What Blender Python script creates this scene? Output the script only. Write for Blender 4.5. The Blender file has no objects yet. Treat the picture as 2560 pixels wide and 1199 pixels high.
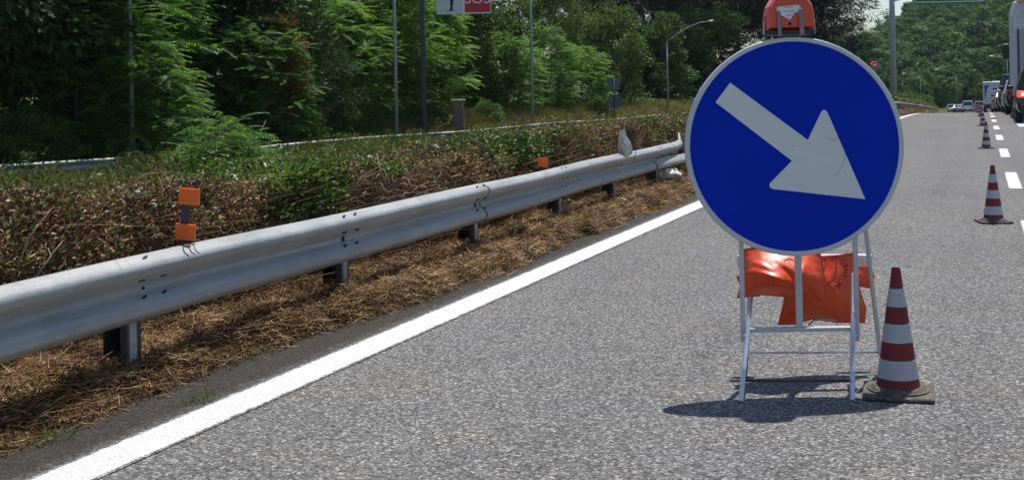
import bpy, math, random
import numpy as np
from mathutils import Vector, Matrix, Quaternion

random.seed(7)
RNG = np.random.default_rng(11)
SC = bpy.context.scene
COL = SC.collection
R = math.radians

# ------------------------------------------------------------------ camera
F_PX, CX, CY, ROLL = 3060.0, 1280.0, 230.0, math.atan(0.02)
YAW = math.atan(1175.0 / 3060.0)
EYE = 1.3
c_, s_ = math.cos(YAW), math.sin(YAW)
RIGHT = Vector((c_, s_, 0)); FWD = Vector((-s_, c_, 0)); UP = Vector((0, 0, 1))
cam_data = bpy.data.cameras.new('camera')
cam = bpy.data.objects.new('camera', cam_data); COL.objects.link(cam)
cxv = RIGHT * math.cos(ROLL) - UP * math.sin(ROLL)
cyv = RIGHT * math.sin(ROLL) + UP * math.cos(ROLL)
M = Matrix.Identity(4)
for i in range(3):
    M[i][0] = cxv[i]; M[i][1] = cyv[i]; M[i][2] = -FWD[i]
M[2][3] = EYE
cam.matrix_world = M
cam_data.sensor_width = 36.0
cam_data.lens = 36.0 * F_PX / 2560.0
cam_data.shift_y = -(599.5 - CY) / 2560.0
cam_data.clip_start = 0.05; cam_data.clip_end = 6000
SC.camera = cam

# ------------------------------------------------------------------ light
SUN_EL, SUN_AZ = R(70.1), R(3.4)
world = bpy.data.worlds.new('World'); SC.world = world; world.use_nodes = True
wn = world.node_tree
bg = wn.nodes['Background']
sky = wn.nodes.new('ShaderNodeTexSky'); sky.sky_type = 'NISHITA'; sky.sun_disc = False
sky.sun_elevation = SUN_EL; sky.sun_rotation = SUN_AZ
sky.air_density = 1.1; sky.dust_density = 0.6; sky.ozone_density = 1.5
tint = wn.nodes.new('ShaderNodeMix'); tint.data_type = 'RGBA'; tint.blend_type = 'MULTIPLY'; tint.inputs[0].default_value = 1.0
tint.inputs[7].default_value = (0.98, 1.0, 1.03, 1)
wn.links.new(sky.outputs[0], tint.inputs[6]); wn.links.new(tint.outputs[2], bg.inputs[0]); bg.inputs[1].default_value = 0.105
sd = bpy.data.lights.new('sun', 'SUN'); sd.energy = 4.6; sd.angle = R(0.55); sd.color = (1.0, 0.955, 0.89)
sun = bpy.data.objects.new('sun', sd); COL.objects.link(sun)
sv = Vector((math.cos(SUN_EL) * math.sin(SUN_AZ), math.cos(SUN_EL) * math.cos(SUN_AZ), math.sin(SUN_EL)))
sun.rotation_euler = sv.to_track_quat('Z', 'Y').to_euler(); sun.location = (0, 0, 60)
SC.view_settings.view_transform = 'Standard'; SC.view_settings.look = 'None'
SC.view_settings.gamma = 1.0; SC.view_settings.exposure = 0.16
SC.cycles.max_bounces = 8; SC.cycles.diffuse_bounces = 3; SC.cycles.glossy_bounces = 3
SC.cycles.transmission_bounces = 4; SC.cycles.transparent_max_bounces = 6
SC.cycles.sample_clamp_indirect = 6.0

def W(x, y, Z):
    """photo position (2560 px wide) at a depth of Z metres -> point in the place"""
    u, v = x - CX, y - CY
    a = u * math.cos(ROLL) - v * math.sin(ROLL)
    b = u * math.sin(ROLL) + v * math.cos(ROLL)
    return Vector((0, 0, EYE)) + RIGHT * (a / F_PX * Z) + FWD * Z - UP * (b / F_PX * Z)

def G(x, y, z=0.0):
    d = W(x, y, 1.0) - Vector((0, 0, EYE))
    t = (z - EYE) / d.z
    return Vector((0, 0, EYE)) + d * t

# ------------------------------------------------------------------ materials
def nn(nt, t, **kw):
    n = nt.nodes.new(t)
    for k, v in kw.items():
        setattr(n, k, v)
    return n

def base_mat(name):
    m = bpy.data.materials.new(name); m.use_nodes = True
    nt = m.node_tree; b = nt.nodes['Principled BSDF']
    return m, nt, b

def ramp(nt, fac, stops):
    r = nn(nt, 'ShaderNodeValToRGB')
    cr = r.color_ramp
    while len(cr.elements) < len(stops):
        cr.elements.new(0.5)
    for e, (p, c) in zip(cr.elements, stops):
        e.position = p; e.color = (*c, 1) if len(c) == 3 else c
    nt.links.new(fac, r.inputs[0])
    return r.outputs[0]

def noise(nt, vec, scale, detail=3, rough=0.55):
    n = nn(nt, 'ShaderNodeTexNoise'); n.inputs['Scale'].default_value = scale
    n.inputs['Detail'].default_value = detail; n.inputs['Roughness'].default_value = rough
    nt.links.new(vec, n.inputs['Vector'])
    return n.outputs['Fac']

def mixc(nt, fac, a, b, mode='MIX'):
    m = nn(nt, 'ShaderNodeMix', data_type='RGBA', blend_type=mode)
    for sock, v in ((m.inputs[0], fac), (m.inputs[6], a), (m.inputs[7], b)):
        if hasattr(v, 'links') or isinstance(v, bpy.types.NodeSocket):
            nt.links.new(v, sock)
        elif isinstance(v, (int, float)):
            sock.default_value = v
        else:
            sock.default_value = (*v, 1)
    return m.outputs[2]

def math_(nt, op, a, b=0.0, c=None):
    m = nn(nt, 'ShaderNodeMath', operation=op)
    for i, v in enumerate((a, b) if c is None else (a, b, c)):
        if isinstance(v, bpy.types.NodeSocket):
            nt.links.new(v, m.inputs[i])
        else:
            m.inputs[i].default_value = v
    return m.outputs[0]

def bump(nt, b, height, strength=0.3, dist=0.01):
    n = nn(nt, 'ShaderNodeBump'); n.inputs['Strength'].default_value = strength
    n.inputs['Distance'].default_value = dist
    nt.links.new(height, n.inputs['Height']); nt.links.new(n.outputs[0], b.inputs['Normal'])

def coords(nt):
    return nn(nt, 'ShaderNodeTexCoord').outputs['Object']

def paint(name, col, rough=0.5, metal=0.0, var=0.15, scale=6.0, spec=0.5, dirt=None, bmp=0.0, coat=0.0):
    m, nt, b = base_mat(name)
    v = coords(nt)
    f = noise(nt, v, scale, 5, 0.65)
    lo = tuple(c * (1 - var) for c in col); hi = tuple(min(1, c * (1 + var)) for c in col)
    c = ramp(nt, f, [(0.3, lo), (0.7, hi)])
    if dirt:
        f2 = noise(nt, v, scale * 2.7, 6, 0.7)
        k = ramp(nt, f2, [(0.5, (0, 0, 0)), (0.72, (1, 1, 1))])
        c = mixc(nt, math_(nt, 'MULTIPLY', k, 0.7), c, dirt)
    nt.links.new(c, b.inputs['Base Color'])
    b.inputs['Roughness'].default_value = rough; b.inputs['Metallic'].default_value = metal
    b.inputs['Specular IOR Level'].default_value = spec
    b.inputs['Coat Weight'].default_value = coat
    if bmp:
        bump(nt, b, noise(nt, v, scale * 6, 4), bmp, 0.004)
    return m

def leaf_mat(name, cols, trans=0.3, rough=0.5, spec=0.3, clump=0.6, objvar=0.0):
    """cols: dark, mid, light"""
    m, nt, b = base_mat(name)
    g = nn(nt, 'ShaderNodeNewGeometry'); v = coords(nt)
    f = noise(nt, v, clump, 2)
    f2 = math_(nt, 'MULTIPLY_ADD', math_(nt, 'SUBTRACT', f, 0.5), 1.6, 0.0)
    r = math_(nt, 'ADD', g.outputs['Random Per Island'], f2)
    if objvar:
        oi = nn(nt, 'ShaderNodeObjectInfo')
        r = math_(nt, 'ADD', r, math_(nt, 'MULTIPLY_ADD', oi.outputs['Random'], objvar, -objvar / 2))
    c = ramp(nt, r, [(0.05, cols[0]), (0.5, cols[1]), (0.95, cols[2])])
    nt.links.new(c, b.inputs['Base Color']); b.inputs['Roughness'].default_value = rough
    b.inputs['Specular IOR Level'].default_value = spec
    t = nn(nt, 'ShaderNodeBsdfTranslucent')
    tc = mixc(nt, 1.0, c, (1.3, 1.5, 0.5), 'MULTIPLY')
    nt.links.new(tc, t.inputs[0])
    mx = nn(nt, 'ShaderNodeMixShader'); mx.inputs[0].default_value = trans
    nt.links.new(b.outputs[0], mx.inputs[1]); nt.links.new(t.outputs[0], mx.inputs[2])
    nt.links.new(mx.outputs[0], nt.nodes['Material Output'].inputs[0])
    return m

def asphalt(name, dark, mid, light, line=False):
    m, nt, b = base_mat(name)
    v = coords(nt)
    vo = nn(nt, 'ShaderNodeTexVoronoi', feature='F1'); vo.inputs['Scale'].default_value = 92
    nt.links.new(v, vo.inputs['Vector'])
    sep = nn(nt, 'ShaderNodeSeparateColor'); nt.links.new(vo.outputs['Color'], sep.inputs[0])
    n1 = noise(nt, v, 60, 3, 0.7)
    cell = math_(nt, 'ADD', math_(nt, 'MULTIPLY', sep.outputs[0], 0.62), math_(nt, 'MULTIPLY', n1, 0.5))
    c = ramp(nt, cell, [(0.22, dark), (0.52, mid), (0.74, tuple(x * 1.35 for x in mid)), (0.9, light)])
    # joints between stones are darker
    edge = ramp(nt, vo.outputs['Distance'], [(0.35, (1, 1, 1)), (0.85, (0.45, 0.45, 0.46))])
    c = mixc(nt, 0.8, c, edge, 'MULTIPLY')
    big = noise(nt, v, 0.55, 5, 0.6)
    st = nn(nt, 'ShaderNodeMapping'); st.inputs['Scale'].default_value = (1.4, 0.05, 1); nt.links.new(v, st.inputs[0])
    streak = noise(nt, st.outputs[0], 1.6, 3, 0.6)
    tone = ramp(nt, math_(nt, 'ADD', math_(nt, 'MULTIPLY', big, 0.5), math_(nt, 'MULTIPLY', streak, 0.5)),
                [(0.3, (0.78, 0.78, 0.79)), (0.5, (1.0, 1.0, 1.0)), (0.7, (1.17, 1.16, 1.13))])
    c = mixc(nt, 1.0, c, tone, 'MULTIPLY')
    pit = noise(nt, v, 75, 2, 0.5)
    c = mixc(nt, ramp(nt, pit, [(0.29, (0.85, 0.85, 0.85)), (0.36, (0, 0, 0))]), c, (0.025, 0.025, 0.028))
    pch = noise(nt, v, 1.7, 4, 0.6)
    c = mixc(nt, 1.0, c, ramp(nt, pch, [(0.35, (0.98, 0.99, 1.03)), (0.5, (1, 1, 1)), (0.66, (1.04, 1.0, 0.96))]), 'MULTIPLY')
    if not line:
        # old bare asphalt left of the line is darker and dirty
        sx = nn(nt, 'ShaderNodeSeparateXYZ'); nt.links.new(v, sx.inputs[0])
        xn = math_(nt, 'ADD', sx.outputs[0], math_(nt, 'MULTIPLY', noise(nt, v, 7, 5, 0.7), 0.16))
        k = ramp(nt, math_(nt, 'MULTIPLY_ADD', xn, 1.0, 3.9), [(0.80, (1, 1, 1)), (0.97, (0, 0, 0))])
        drk = mixc(nt, 1.0, c, (0.19, 0.185, 0.18), 'MULTIPLY')
        soil = mixc(nt, math_(nt, 'MULTIPLY', noise(nt, v, 25, 4, 0.7), 0.4), drk, (0.06, 0.042, 0.026))
        c = mixc(nt, k, c, soil)
        oil = noise(nt, v, 2.3, 4, 0.5)
        c = mixc(nt, ramp(nt, oil, [(0.66, (0, 0, 0)), (0.76, (0.3, 0.3, 0.3))]), c, (0.07, 0.07, 0.07))
    else:
        sx = nn(nt, 'ShaderNodeSeparateXYZ'); nt.links.new(v, sx.inputs[0])
        uv = nn(nt, 'ShaderNodeUVMap')
        su = nn(nt, 'ShaderNodeSeparateXYZ'); nt.links.new(uv.outputs[0], su.inputs[0])
        d = math_(nt, 'ABSOLUTE', math_(nt, 'SUBTRACT', su.outputs[0], 0.5))   # 0 centre .. 0.5 edge
        wn_ = noise(nt, v, 70, 4, 0.8)
        wide = noise(nt, v, 9, 3, 0.6)
        th = math_(nt, 'ADD', math_(nt, 'MULTIPLY', wn_, 0.75), math_(nt, 'MULTIPLY', wide, 0.35))
        edgef = ramp(nt, d, [(0.37, (0, 0, 0)), (0.5, (0.40, 0.40, 0.40))])
        hole = math_(nt, 'ADD', th, edgef)
        k = ramp(nt, hole, [(0.645, (0, 0, 0)), (0.76, (1, 1, 1))])
        white = ramp(nt, noise(nt, v, 120, 3, 0.8), [(0.36, (0.36, 0.36, 0.36)), (0.56, (0.70, 0.70, 0.69))])
        c = mixc(nt, k, white, c)
    nt.links.new(c, b.inputs['Base Color'])
    b.inputs['Roughness'].default_value = 0.86; b.inputs['Specular IOR Level'].default_value = 0.35
    h = math_(nt, 'SUBTRACT', math_(nt, 'MULTIPLY', n1, 0.6), vo.outputs['Distance'])
    bump(nt, b, h, 0.55 if not line else 0.3, 0.006)
    return m

MT = {}
MT['asphalt'] = asphalt('road_asphalt', (0.046, 0.044, 0.042), (0.146, 0.142, 0.135), (0.45, 0.43, 0.39))
MT['line'] = asphalt('line_paint', (0.046, 0.044, 0.042), (0.17, 0.165, 0.157), (0.45, 0.43, 0.39), line=True)
MT['galv'] = None
def galv():
    m, nt, b = base_mat('galvanized_steel')
    v = coords(nt)
    a = noise(nt, v, 3.0, 6, 0.7); vo = nn(nt, 'ShaderNodeTexVoronoi'); vo.inputs['Scale'].default_value = 70
    nt.links.new(v, vo.inputs['Vector'])
    st = nn(nt, 'ShaderNodeMapping'); st.inputs['Scale'].default_value = (1, 0.12, 9); nt.links.new(v, st.inputs[0])
    s2 = noise(nt, st.outputs[0], 5, 5, 0.7)
    f = math_(nt, 'ADD', math_(nt, 'MULTIPLY', a, 0.5), math_(nt, 'MULTIPLY', s2, 0.5))
    c = ramp(nt, f, [(0.3, (0.24, 0.25, 0.25)), (0.5, (0.34, 0.35, 0.35)), (0.68, (0.46, 0.47, 0.465))])
    c = mixc(nt, 0.15, c, vo.outputs['Color'], 'MULTIPLY')
    nt.links.new(c, b.inputs['Base Color'])
    b.inputs['Metallic'].default_value = 0.35
    nt.links.new(ramp(nt, a, [(0.3, (0.52,) * 3), (0.7, (0.72,) * 3)]), b.inputs['Roughness'])
    bump(nt, b, noise(nt, v, 30, 4), 0.06, 0.004)
    return m
MT['galv'] = galv()
MT['galv_dark'] = paint('shaded_weathered_steel', (0.06, 0.063, 0.065), 0.6, 0.4, 0.3, 9, dirt=(0.08, 0.05, 0.03))  # near-black base puts the posts' shade into the steel colour; rusty dirt too
MT['alu'] = paint('zinc_plated_frame', (0.66, 0.70, 0.74), 0.28, 0.8, 0.08, 8)
MT['alu_dull'] = paint('shaded_dull_frame', (0.50, 0.53, 0.54), 0.5, 0.25, 0.10, 8)  # greyer than the legs: shade on the upper frame put into its colour
MT['slot'] = paint('slot_shadow_black', (0.012, 0.013, 0.015), 0.8, 0, 0.1)
MT['blue'] = paint('reflective_blue_film', (0.0002, 0.028, 0.46), 0.6, 0, 0.10, 2, spec=0.12)
MT['arrowwhite'] = paint('reflective_white_film', (0.70, 0.71, 0.685), 0.5, 0, 0.05, 5, spec=0.3)
MT['scuff'] = paint('rubber_scuff', (0.50, 0.52, 0.51), 0.7, 0, 0.2, 40)
MT['rim'] = paint('aluminium_rim', (0.50, 0.54, 0.56), 0.4, 0.35, 0.06, 5)
MT['orange_lamp'] = paint('orange_lamp_plastic', (0.62, 0.065, 0.022), 0.38, 0, 0.08, 12, coat=0.2)
MT['orange_refl'] = paint('orange_reflector', (0.95, 0.16, 0.008), 0.35, 0, 0.06, 30)
MT['black_pl'] = paint('black_plastic', (0.018, 0.018, 0.02), 0.5, 0, 0.2, 10)
MT['rubber'] = paint('dusty_rubber', (0.085, 0.074, 0.060), 0.85, 0, 0.4, 14, dirt=(0.34, 0.29, 0.22), bmp=0.2)
MT['cone_red'] = paint('cone_red_rubber', (0.17, 0.009, 0.012), 0.6, 0, 0.12, 18, dirt=(0.12, 0.012, 0.014))
MT['cone_white'] = paint('cone_reflective_sleeve', (0.40, 0.415, 0.44), 0.4, 0.05, 0.07, 25, dirt=(0.30, 0.30, 0.32))
MT['sticker'] = paint('white_sticker', (0.72, 0.72, 0.74), 0.5, 0, 0.05, 20)
MT['ink'] = paint('faded_ink', (0.12, 0.03, 0.03), 0.8, 0, 0.3, 40)
MT['greyink'] = paint('grey_ink', (0.22, 0.2, 0.22), 0.8, 0, 0.3, 90)
MT['pole'] = paint('grey_steel_pole', (0.30, 0.33, 0.33), 0.55, 0.2, 0.15, 3)
MT['darkpole'] = paint('dark_painted_pole', (0.045, 0.05, 0.055), 0.5, 0.2, 0.2, 3)
MT['signgrey'] = paint('sign_back_grey', (0.10, 0.115, 0.14), 0.6, 0.2, 0.15, 3)
MT['sosred'] = paint('sign_red_film', (0.50, 0.012, 0.03), 0.45, 0, 0.06, 4)
MT['soswhite'] = paint('sign_white_film', (0.55, 0.60, 0.66), 0.5, 0, 0.05, 4)
MT['soswhite2'] = paint('sign_letter_white', (0.75, 0.72, 0.72), 0.5, 0, 0.04, 4)
MT['signgreen'] = paint('sign_green_film', (0.004, 0.12, 0.055), 0.45, 0, 0.06, 1)
MT['rustbox'] = paint('faded_metal_cabinet', (0.20, 0.15, 0.13), 0.7, 0.1, 0.25, 6)
MT['boxtop'] = paint('pale_concrete_cap', (0.5, 0.47, 0.43), 0.8, 0, 0.2, 6)
MT['plastic'] = None
def thin_plastic():
    m, nt, b = base_mat('thin_white_plastic')
    v = coords(nt)
    c = ramp(nt, noise(nt, v, 14, 5), [(0.35, (0.52, 0.50, 0.45)), (0.65, (0.75, 0.73, 0.68))])
    nt.links.new(c, b.inputs['Base Color']); b.inputs['Roughness'].default_value = 0.35
    t = nn(nt, 'ShaderNodeBsdfTranslucent'); nt.links.new(c, t.inputs[0])
    mx = nn(nt, 'ShaderNodeMixShader'); mx.inputs[0].default_value = 0.3
    nt.links.new(b.outputs[0], mx.inputs[1]); nt.links.new(t.outputs[0], mx.inputs[2])
    nt.links.new(mx.outputs[0], nt.nodes['Material Output'].inputs[0])
    return m
MT['plastic'] = thin_plastic()
def vinyl():
    m, nt, b = base_mat('orange_vinyl')
    v = coords(nt)
    c = ramp(nt, noise(nt, v, 5, 4), [(0.3, (0.66, 0.058, 0.008)), (0.7, (0.82, 0.10, 0.014))])
    nt.links.new(c, b.inputs['Base Color']); b.inputs['Roughness'].default_value = 0.40
    b.inputs['Specular IOR Level'].default_value = 0.45; b.inputs['Coat Weight'].default_value = 0.15; b.inputs['Coat Roughness'].default_value = 0.2
    bump(nt, b, noise(nt, v, 11, 3, 0.5), 0.18, 0.02)
    t = nn(nt, 'ShaderNodeBsdfTranslucent'); t.inputs[0].default_value = (0.95, 0.05, 0.01, 1)
    mx = nn(nt, 'ShaderNodeMixShader'); mx.inputs[0].default_value = 0.06
    nt.links.new(b.outputs[0], mx.inputs[1]); nt.links.new(t.outputs[0], mx.inputs[2])
    nt.links.new(mx.outputs[0], nt.nodes['Material Output'].inputs[0])
    return m
MT['vinyl'] = vinyl()
MT['bark'] = paint('grey_bark', (0.10, 0.085, 0.065), 0.9, 0, 0.35, 5, bmp=0.4)
MT['palebark'] = paint('pale_smooth_bark', (0.085, 0.078, 0.06), 0.85, 0, 0.3, 5, bmp=0.2)
MT['deadwood'] = paint('dead_wood', (0.26, 0.17, 0.10), 0.9, 0, 0.4, 12)
MT['twig'] = paint('dry_twig', (0.20, 0.12, 0.075), 0.9, 0, 0.5, 9)
MT['lf_ail'] = leaf_mat('ailanthus_leaf', ((0.028, 0.088, 0.018), (0.085, 0.19, 0.040), (0.25, 0.36, 0.10)), 0.42, 0.55, 0.2, 0.5, 0.35)
MT['lf_broad'] = leaf_mat('broad_leaf', ((0.022, 0.055, 0.012), (0.062, 0.125, 0.024), (0.15, 0.22, 0.045)), 0.28, 0.5, 0.35, 0.5, 0.3)
MT['lf_olive'] = leaf_mat('robinia_leaf', ((0.035, 0.07, 0.014), (0.095, 0.155, 0.03), (0.19, 0.25, 0.06)), 0.3, 0.5, 0.3, 0.5, 0.3)
MT['lf_dark'] = leaf_mat('shaded_dark_leaf', ((0.012, 0.030, 0.011), (0.030, 0.062, 0.020), (0.065, 0.115, 0.034)), 0.15, 0.65, 0.12, 0.5, 0.3)  # leaf colour darkened to carry the shade inside the wood
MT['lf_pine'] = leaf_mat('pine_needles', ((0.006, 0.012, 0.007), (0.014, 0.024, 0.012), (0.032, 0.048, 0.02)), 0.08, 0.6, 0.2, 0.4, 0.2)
MT['lf_soft'] = leaf_mat('soft_needles', ((0.018, 0.045, 0.018), (0.035, 0.075, 0.025), (0.06, 0.11, 0.035)), 0.2, 0.6, 0.2, 0.6, 0.2)
MT['lf_rust'] = leaf_mat('rusty_dead_foliage', ((0.09, 0.045, 0.022), (0.20, 0.10, 0.05), (0.34, 0.17, 0.09)), 0.2, 0.8, 0.1, 0.8)
MT['lf_hill'] = leaf_mat('hill_leaf', ((0.012, 0.040, 0.016), (0.045, 0.115, 0.030), (0.12, 0.21, 0.05)), 0.15, 0.6, 0.15, 0.10, 0.9)
MT['lf_bush'] = leaf_mat('bright_bush_leaf', ((0.04, 0.09, 0.02), (0.085, 0.155, 0.03), (0.15, 0.22, 0.05)), 0.3, 0.55, 0.25, 0.25, 0.3)
MT['hg_dry'] = leaf_mat('dry_hedge_leaf', ((0.04, 0.016, 0.009), (0.15, 0.068, 0.036), (0.48, 0.30, 0.19)), 0.12, 0.65, 0.3, 2.2)
MT['hg_green'] = leaf_mat('hedge_leaf', ((0.018, 0.045, 0.010), (0.05, 0.10, 0.02), (0.20, 0.27, 0.07)), 0.25, 0.45, 0.4, 2.0)
MT['hg_pale'] = leaf_mat('pale_curled_leaf', ((0.10, 0.12, 0.06), (0.26, 0.27, 0.15), (0.5, 0.48, 0.33)), 0.2, 0.5, 0.4, 1.0)
MT['straw'] = leaf_mat('dry_straw', ((0.045, 0.022, 0.010), (0.19, 0.097, 0.040), (0.55, 0.36, 0.18)), 0.12, 0.6, 0.3, 4.0)
MT['litter'] = leaf_mat('dead_leaf_bits', ((0.03, 0.018, 0.01), (0.11, 0.06, 0.03), (0.36, 0.24, 0.13)), 0.05, 0.8, 0.2, 3.0)
MT['grass'] = leaf_mat('verge_grass', ((0.035, 0.065, 0.014), (0.085, 0.13, 0.028), (0.26, 0.22, 0.10)), 0.3, 0.6, 0.2, 0.6)
MT['lf_weed'] = leaf_mat('dull_weed_leaf', ((0.04, 0.055, 0.018), (0.085, 0.11, 0.03), (0.20, 0.19, 0.075)), 0.25, 0.7, 0.15, 0.9)
MT['drygrass'] = leaf_mat('dry_meadow_grass', ((0.09, 0.085, 0.03), (0.19, 0.155, 0.062), (0.34, 0.28, 0.13)), 0.25, 0.7, 0.2, 0.2)

def ground_mat():
    m, nt, b = base_mat('soil_and_grass')
    v = coords(nt)
    sx = nn(nt, 'ShaderNodeSeparateXYZ'); nt.links.new(v, sx.inputs[0])
    fine = noise(nt, v, 22, 6, 0.75); mid = noise(nt, v, 3.2, 5, 0.65)
    soil = ramp(nt, fine, [(0.3, (0.03, 0.02, 0.012)), (0.5, (0.13, 0.078, 0.035)), (0.68, (0.27, 0.165, 0.07))])
    dark = mixc(nt, ramp(nt, mid, [(0.42, (1, 1, 1)), (0.6, (0, 0, 0))]), soil, (0.045, 0.034, 0.024))
    gr = ramp(nt, noise(nt, v, 1.1, 6, 0.7), [(0.35, (0.035, 0.06, 0.015)), (0.55, (0.075, 0.105, 0.025)), (0.7, (0.16, 0.14, 0.06))])
    k = ramp(nt, math_(nt, 'MULTIPLY_ADD', sx.outputs[0], -0.5, -2.2), [(0.2, (0, 0, 0)), (0.6, (1, 1, 1))])
    k2 = math_(nt, 'GREATER_THAN', sx.outputs[0], 6.0)
    c = mixc(nt, math_(nt, 'MAXIMUM', k, k2), dark, gr)
    nt.links.new(c, b.inputs['Base Color']); b.inputs['Roughness'].default_value = 0.95
    b.inputs['Specular IOR Level'].default_value = 0.15
    bump(nt, b, fine, 0.8, 0.02)
    return m
MT['ground'] = ground_mat()

# ------------------------------------------------------------------ helpers
def tag(o, label=None, cat=None, group=None, kind=None):
    if label: o['label'] = label
    if cat: o['category'] = cat
    if group: o['group'] = group
    if kind: o['kind'] = kind
    return o

def empty(name, loc, label=None, cat=None, group=None, rz=0.0):
    o = bpy.data.objects.new(name, None); COL.objects.link(o)
    o.empty_display_size = 0.1
    o.location = loc; o.rotation_euler = (0, 0, rz)
    o['_w'] = 1
    del o['_w']
    return tag(o, label, cat, group)

class MB:
    def __init__(self):
        self.v = []; self.f = []
    def add(self, vs, fs):
        n = len(self.v)
        self.v.extend([tuple(x) for x in vs]); self.f.extend([tuple(i + n for i in f) for f in fs])
        return self
    def box(self, c, s, m=None, ch=0.0):
        """box, optionally with chamfered vertical edges"""
        x, y, z = s[0] / 2, s[1] / 2, s[2] / 2
        if ch <= 0:
            vs = [Vector((i * x, j * y, k * z)) for k in (-1, 1) for j in (-1, 1) for i in (-1, 1)]
            fs = [(0, 2, 3, 1), (4, 5, 7, 6), (0, 1, 5, 4), (2, 6, 7, 3), (0, 4, 6, 2), (1, 3, 7, 5)]
        else:
            e = min(ch, x * .9, y * .9, z * .9)
            vs = []; 
            lay = [(-z, e), (-z + e, 0), (z - e, 0), (z, e)]
            for zz, ins in lay:
                X, Y = x - ins, y - ins
                for px, py in ((X - e, -Y), (X, -Y + e), (X, Y - e), (X - e, Y), (-X + e, Y), (-X, Y - e), (-X, -Y + e), (-X + e, -Y)):
                    vs.append(Vector((px, py, zz)))
            fs = [tuple(range(7, -1, -1)), tuple(range(24, 32))]
            for l in range(3):
                for i in range(8):
                    j = (i + 1) % 8
                    fs.append((l * 8 + i, l * 8 + j, l * 8 + 8 + j, l * 8 + 8 + i))
        mm = m or Matrix.Identity(3)
        c = Vector(c)
        return self.add([mm @ p + c for p in vs], fs)
    def beam(self, a, b, w, h, up=UP):
        """rectangular bar from a to b"""
        a, b = Vector(a), Vector(b)
        d = (b - a); L = d.length; d.normalize()
        s = d.cross(Vector(up))
        if s.length < 1e-4: s = d.cross(RIGHT)
        s.normalize(); u = s.cross(d)
        m = Matrix((s, d, u)).transposed()
        return self.box((a + b) / 2, (w, L, h), m, min(w, h) * 0.12)
    def tube(self, pts, rad, n=8, caps=True):
        pts = [Vector(p) for p in pts]
        if not hasattr(rad, '__len__'): rad = [rad] * len(pts)
        vs = []; fs = []
        prev = None
        for i, p in enumerate(pts):
            d = (pts[min(i + 1, len(pts) - 1)] - pts[max(i - 1, 0)])
            if d.length < 1e-9: d = Vector((0, 0, 1))
            d.normalize()
            if prev is None:
                s = d.cross(Vector((0.13, 0.27, 0.95)))
                if s.length < 0.1: s = d.cross(Vector((1, 0, 0)))
            else:
                s = prev - d * prev.dot(d)
            s.normalize(); prev = s
            u = d.cross(s)
            for k in range(n):
                t = 2 * math.pi * k / n
                vs.append(p + (s * math.cos(t) + u * math.sin(t)) * rad[i])
        for i in range(len(pts) - 1):
            for k in range(n):
                j = (k + 1) % n
                fs.append((i * n + k, i * n + j, (i + 1) * n + j, (i + 1) * n + k))
        if caps:
            fs.append(tuple(range(n - 1, -1, -1))); o = (len(pts) - 1) * n
            fs.append(tuple(range(o, o + n)))
        return self.add(vs, fs)
    def lathe(self, prof, c=(0, 0, 0), n=32, m=None):
        vs = []; fs = []
        mm = m or Matrix.Identity(3); c = Vector(c)
        for r, z in prof:
            for k in range(n):
                t = 2 * math.pi * k / n
                vs.append(mm @ Vector((r * math.cos(t), r * math.sin(t), z)) + c)
        for i in range(len(prof) - 1):
            for k in range(n):
                j = (k + 1) % n
                fs.append((i * n + k, i * n + j, (i + 1) * n + j, (i + 1) * n + k))
        if prof[0][0] > 1e-5: fs.append(tuple(range(n - 1, -1, -1)))
        if prof[-1][0] > 1e-5: fs.append(tuple(range((len(prof) - 1) * n, len(prof) * n)))
        return self.add(vs, fs)
    def prism(self, poly, m, c, t0, t1):
        """2-D outline (x,y) extruded between t0 and t1 along local z; m maps local->world"""
        n = len(poly); c = Vector(c)
        vs = [m @ Vector((x, y, t0)) + c for x, y in poly] + [m @ Vector((x, y, t1)) + c for x, y in poly]
        fs = [tuple(range(n - 1, -1, -1)), tuple(range(n, 2 * n))]
        for i in range(n):
            j = (i + 1) % n
            fs.append((i, j, n + j, n + i))
        return self.add(vs, fs)
    def build(self, name, mat, parent=None, smooth=False, angle=None, wld=True):
        off = Vector((0, 0, 0))
        if parent is not None and wld:
            p = parent
            while p is not None:
                off += p.location; p = p.parent
        me = bpy.data.meshes.new(name)
        me.from_pydata([(a - off.x, b - off.y, c - off.z) for a, b, c in self.v], [], self.f)
        me.materials.append(mat)
        if smooth:
            me.polygons.foreach_set('use_smooth', [True] * len(me.polygons))
            if angle is not None:
                try: me.set_sharp_from_angle(angle=R(angle))
                except Exception: pass
        me.update()
        o = bpy.data.objects.new(name, me); COL.objects.link(o)
        if parent is not None: o.parent = parent
        return o

def np_mesh(name, V, Q, mat, smooth=False):
    """V (n,3) float, Q (m,4) int"""
    me = bpy.data.meshes.new(name)
    V = np.ascontiguousarray(V, dtype=np.float32); Q = np.ascontiguousarray(Q, dtype=np.int32)
    me.vertices.add(len(V)); me.vertices.foreach_set('co', V.ravel())
    me.loops.add(Q.size); me.loops.foreach_set('vertex_index', Q.ravel())
    me.polygons.add(len(Q))
    me.polygons.foreach_set('loop_start', np.arange(0, Q.size, Q.shape[1], dtype=np.int32))
    me.polygons.foreach_set('loop_total', np.full(len(Q), Q.shape[1], dtype=np.int32))
    if smooth: me.polygons.foreach_set('use_smooth', np.ones(len(Q), dtype=bool))
    me.update(calc_edges=True); me.validate()
    if mat: me.materials.append(mat)
    return me

def link(name, me, parent=None, loc=(0, 0, 0)):
    o = bpy.data.objects.new(name, me); COL.objects.link(o); o.location = loc
    if parent is not None: o.parent = parent
    return o

def kids(o, allo=None):
    return [c for c in (allo or COL.objects) if c.parent == o]

def copy_tree(o, parent=None):
    c = o.copy(); COL.objects.link(c)
    if parent is not None: c.parent = parent
    for ch in [k for k in o.children]:
        copy_tree(ch, c)
    return c

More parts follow.
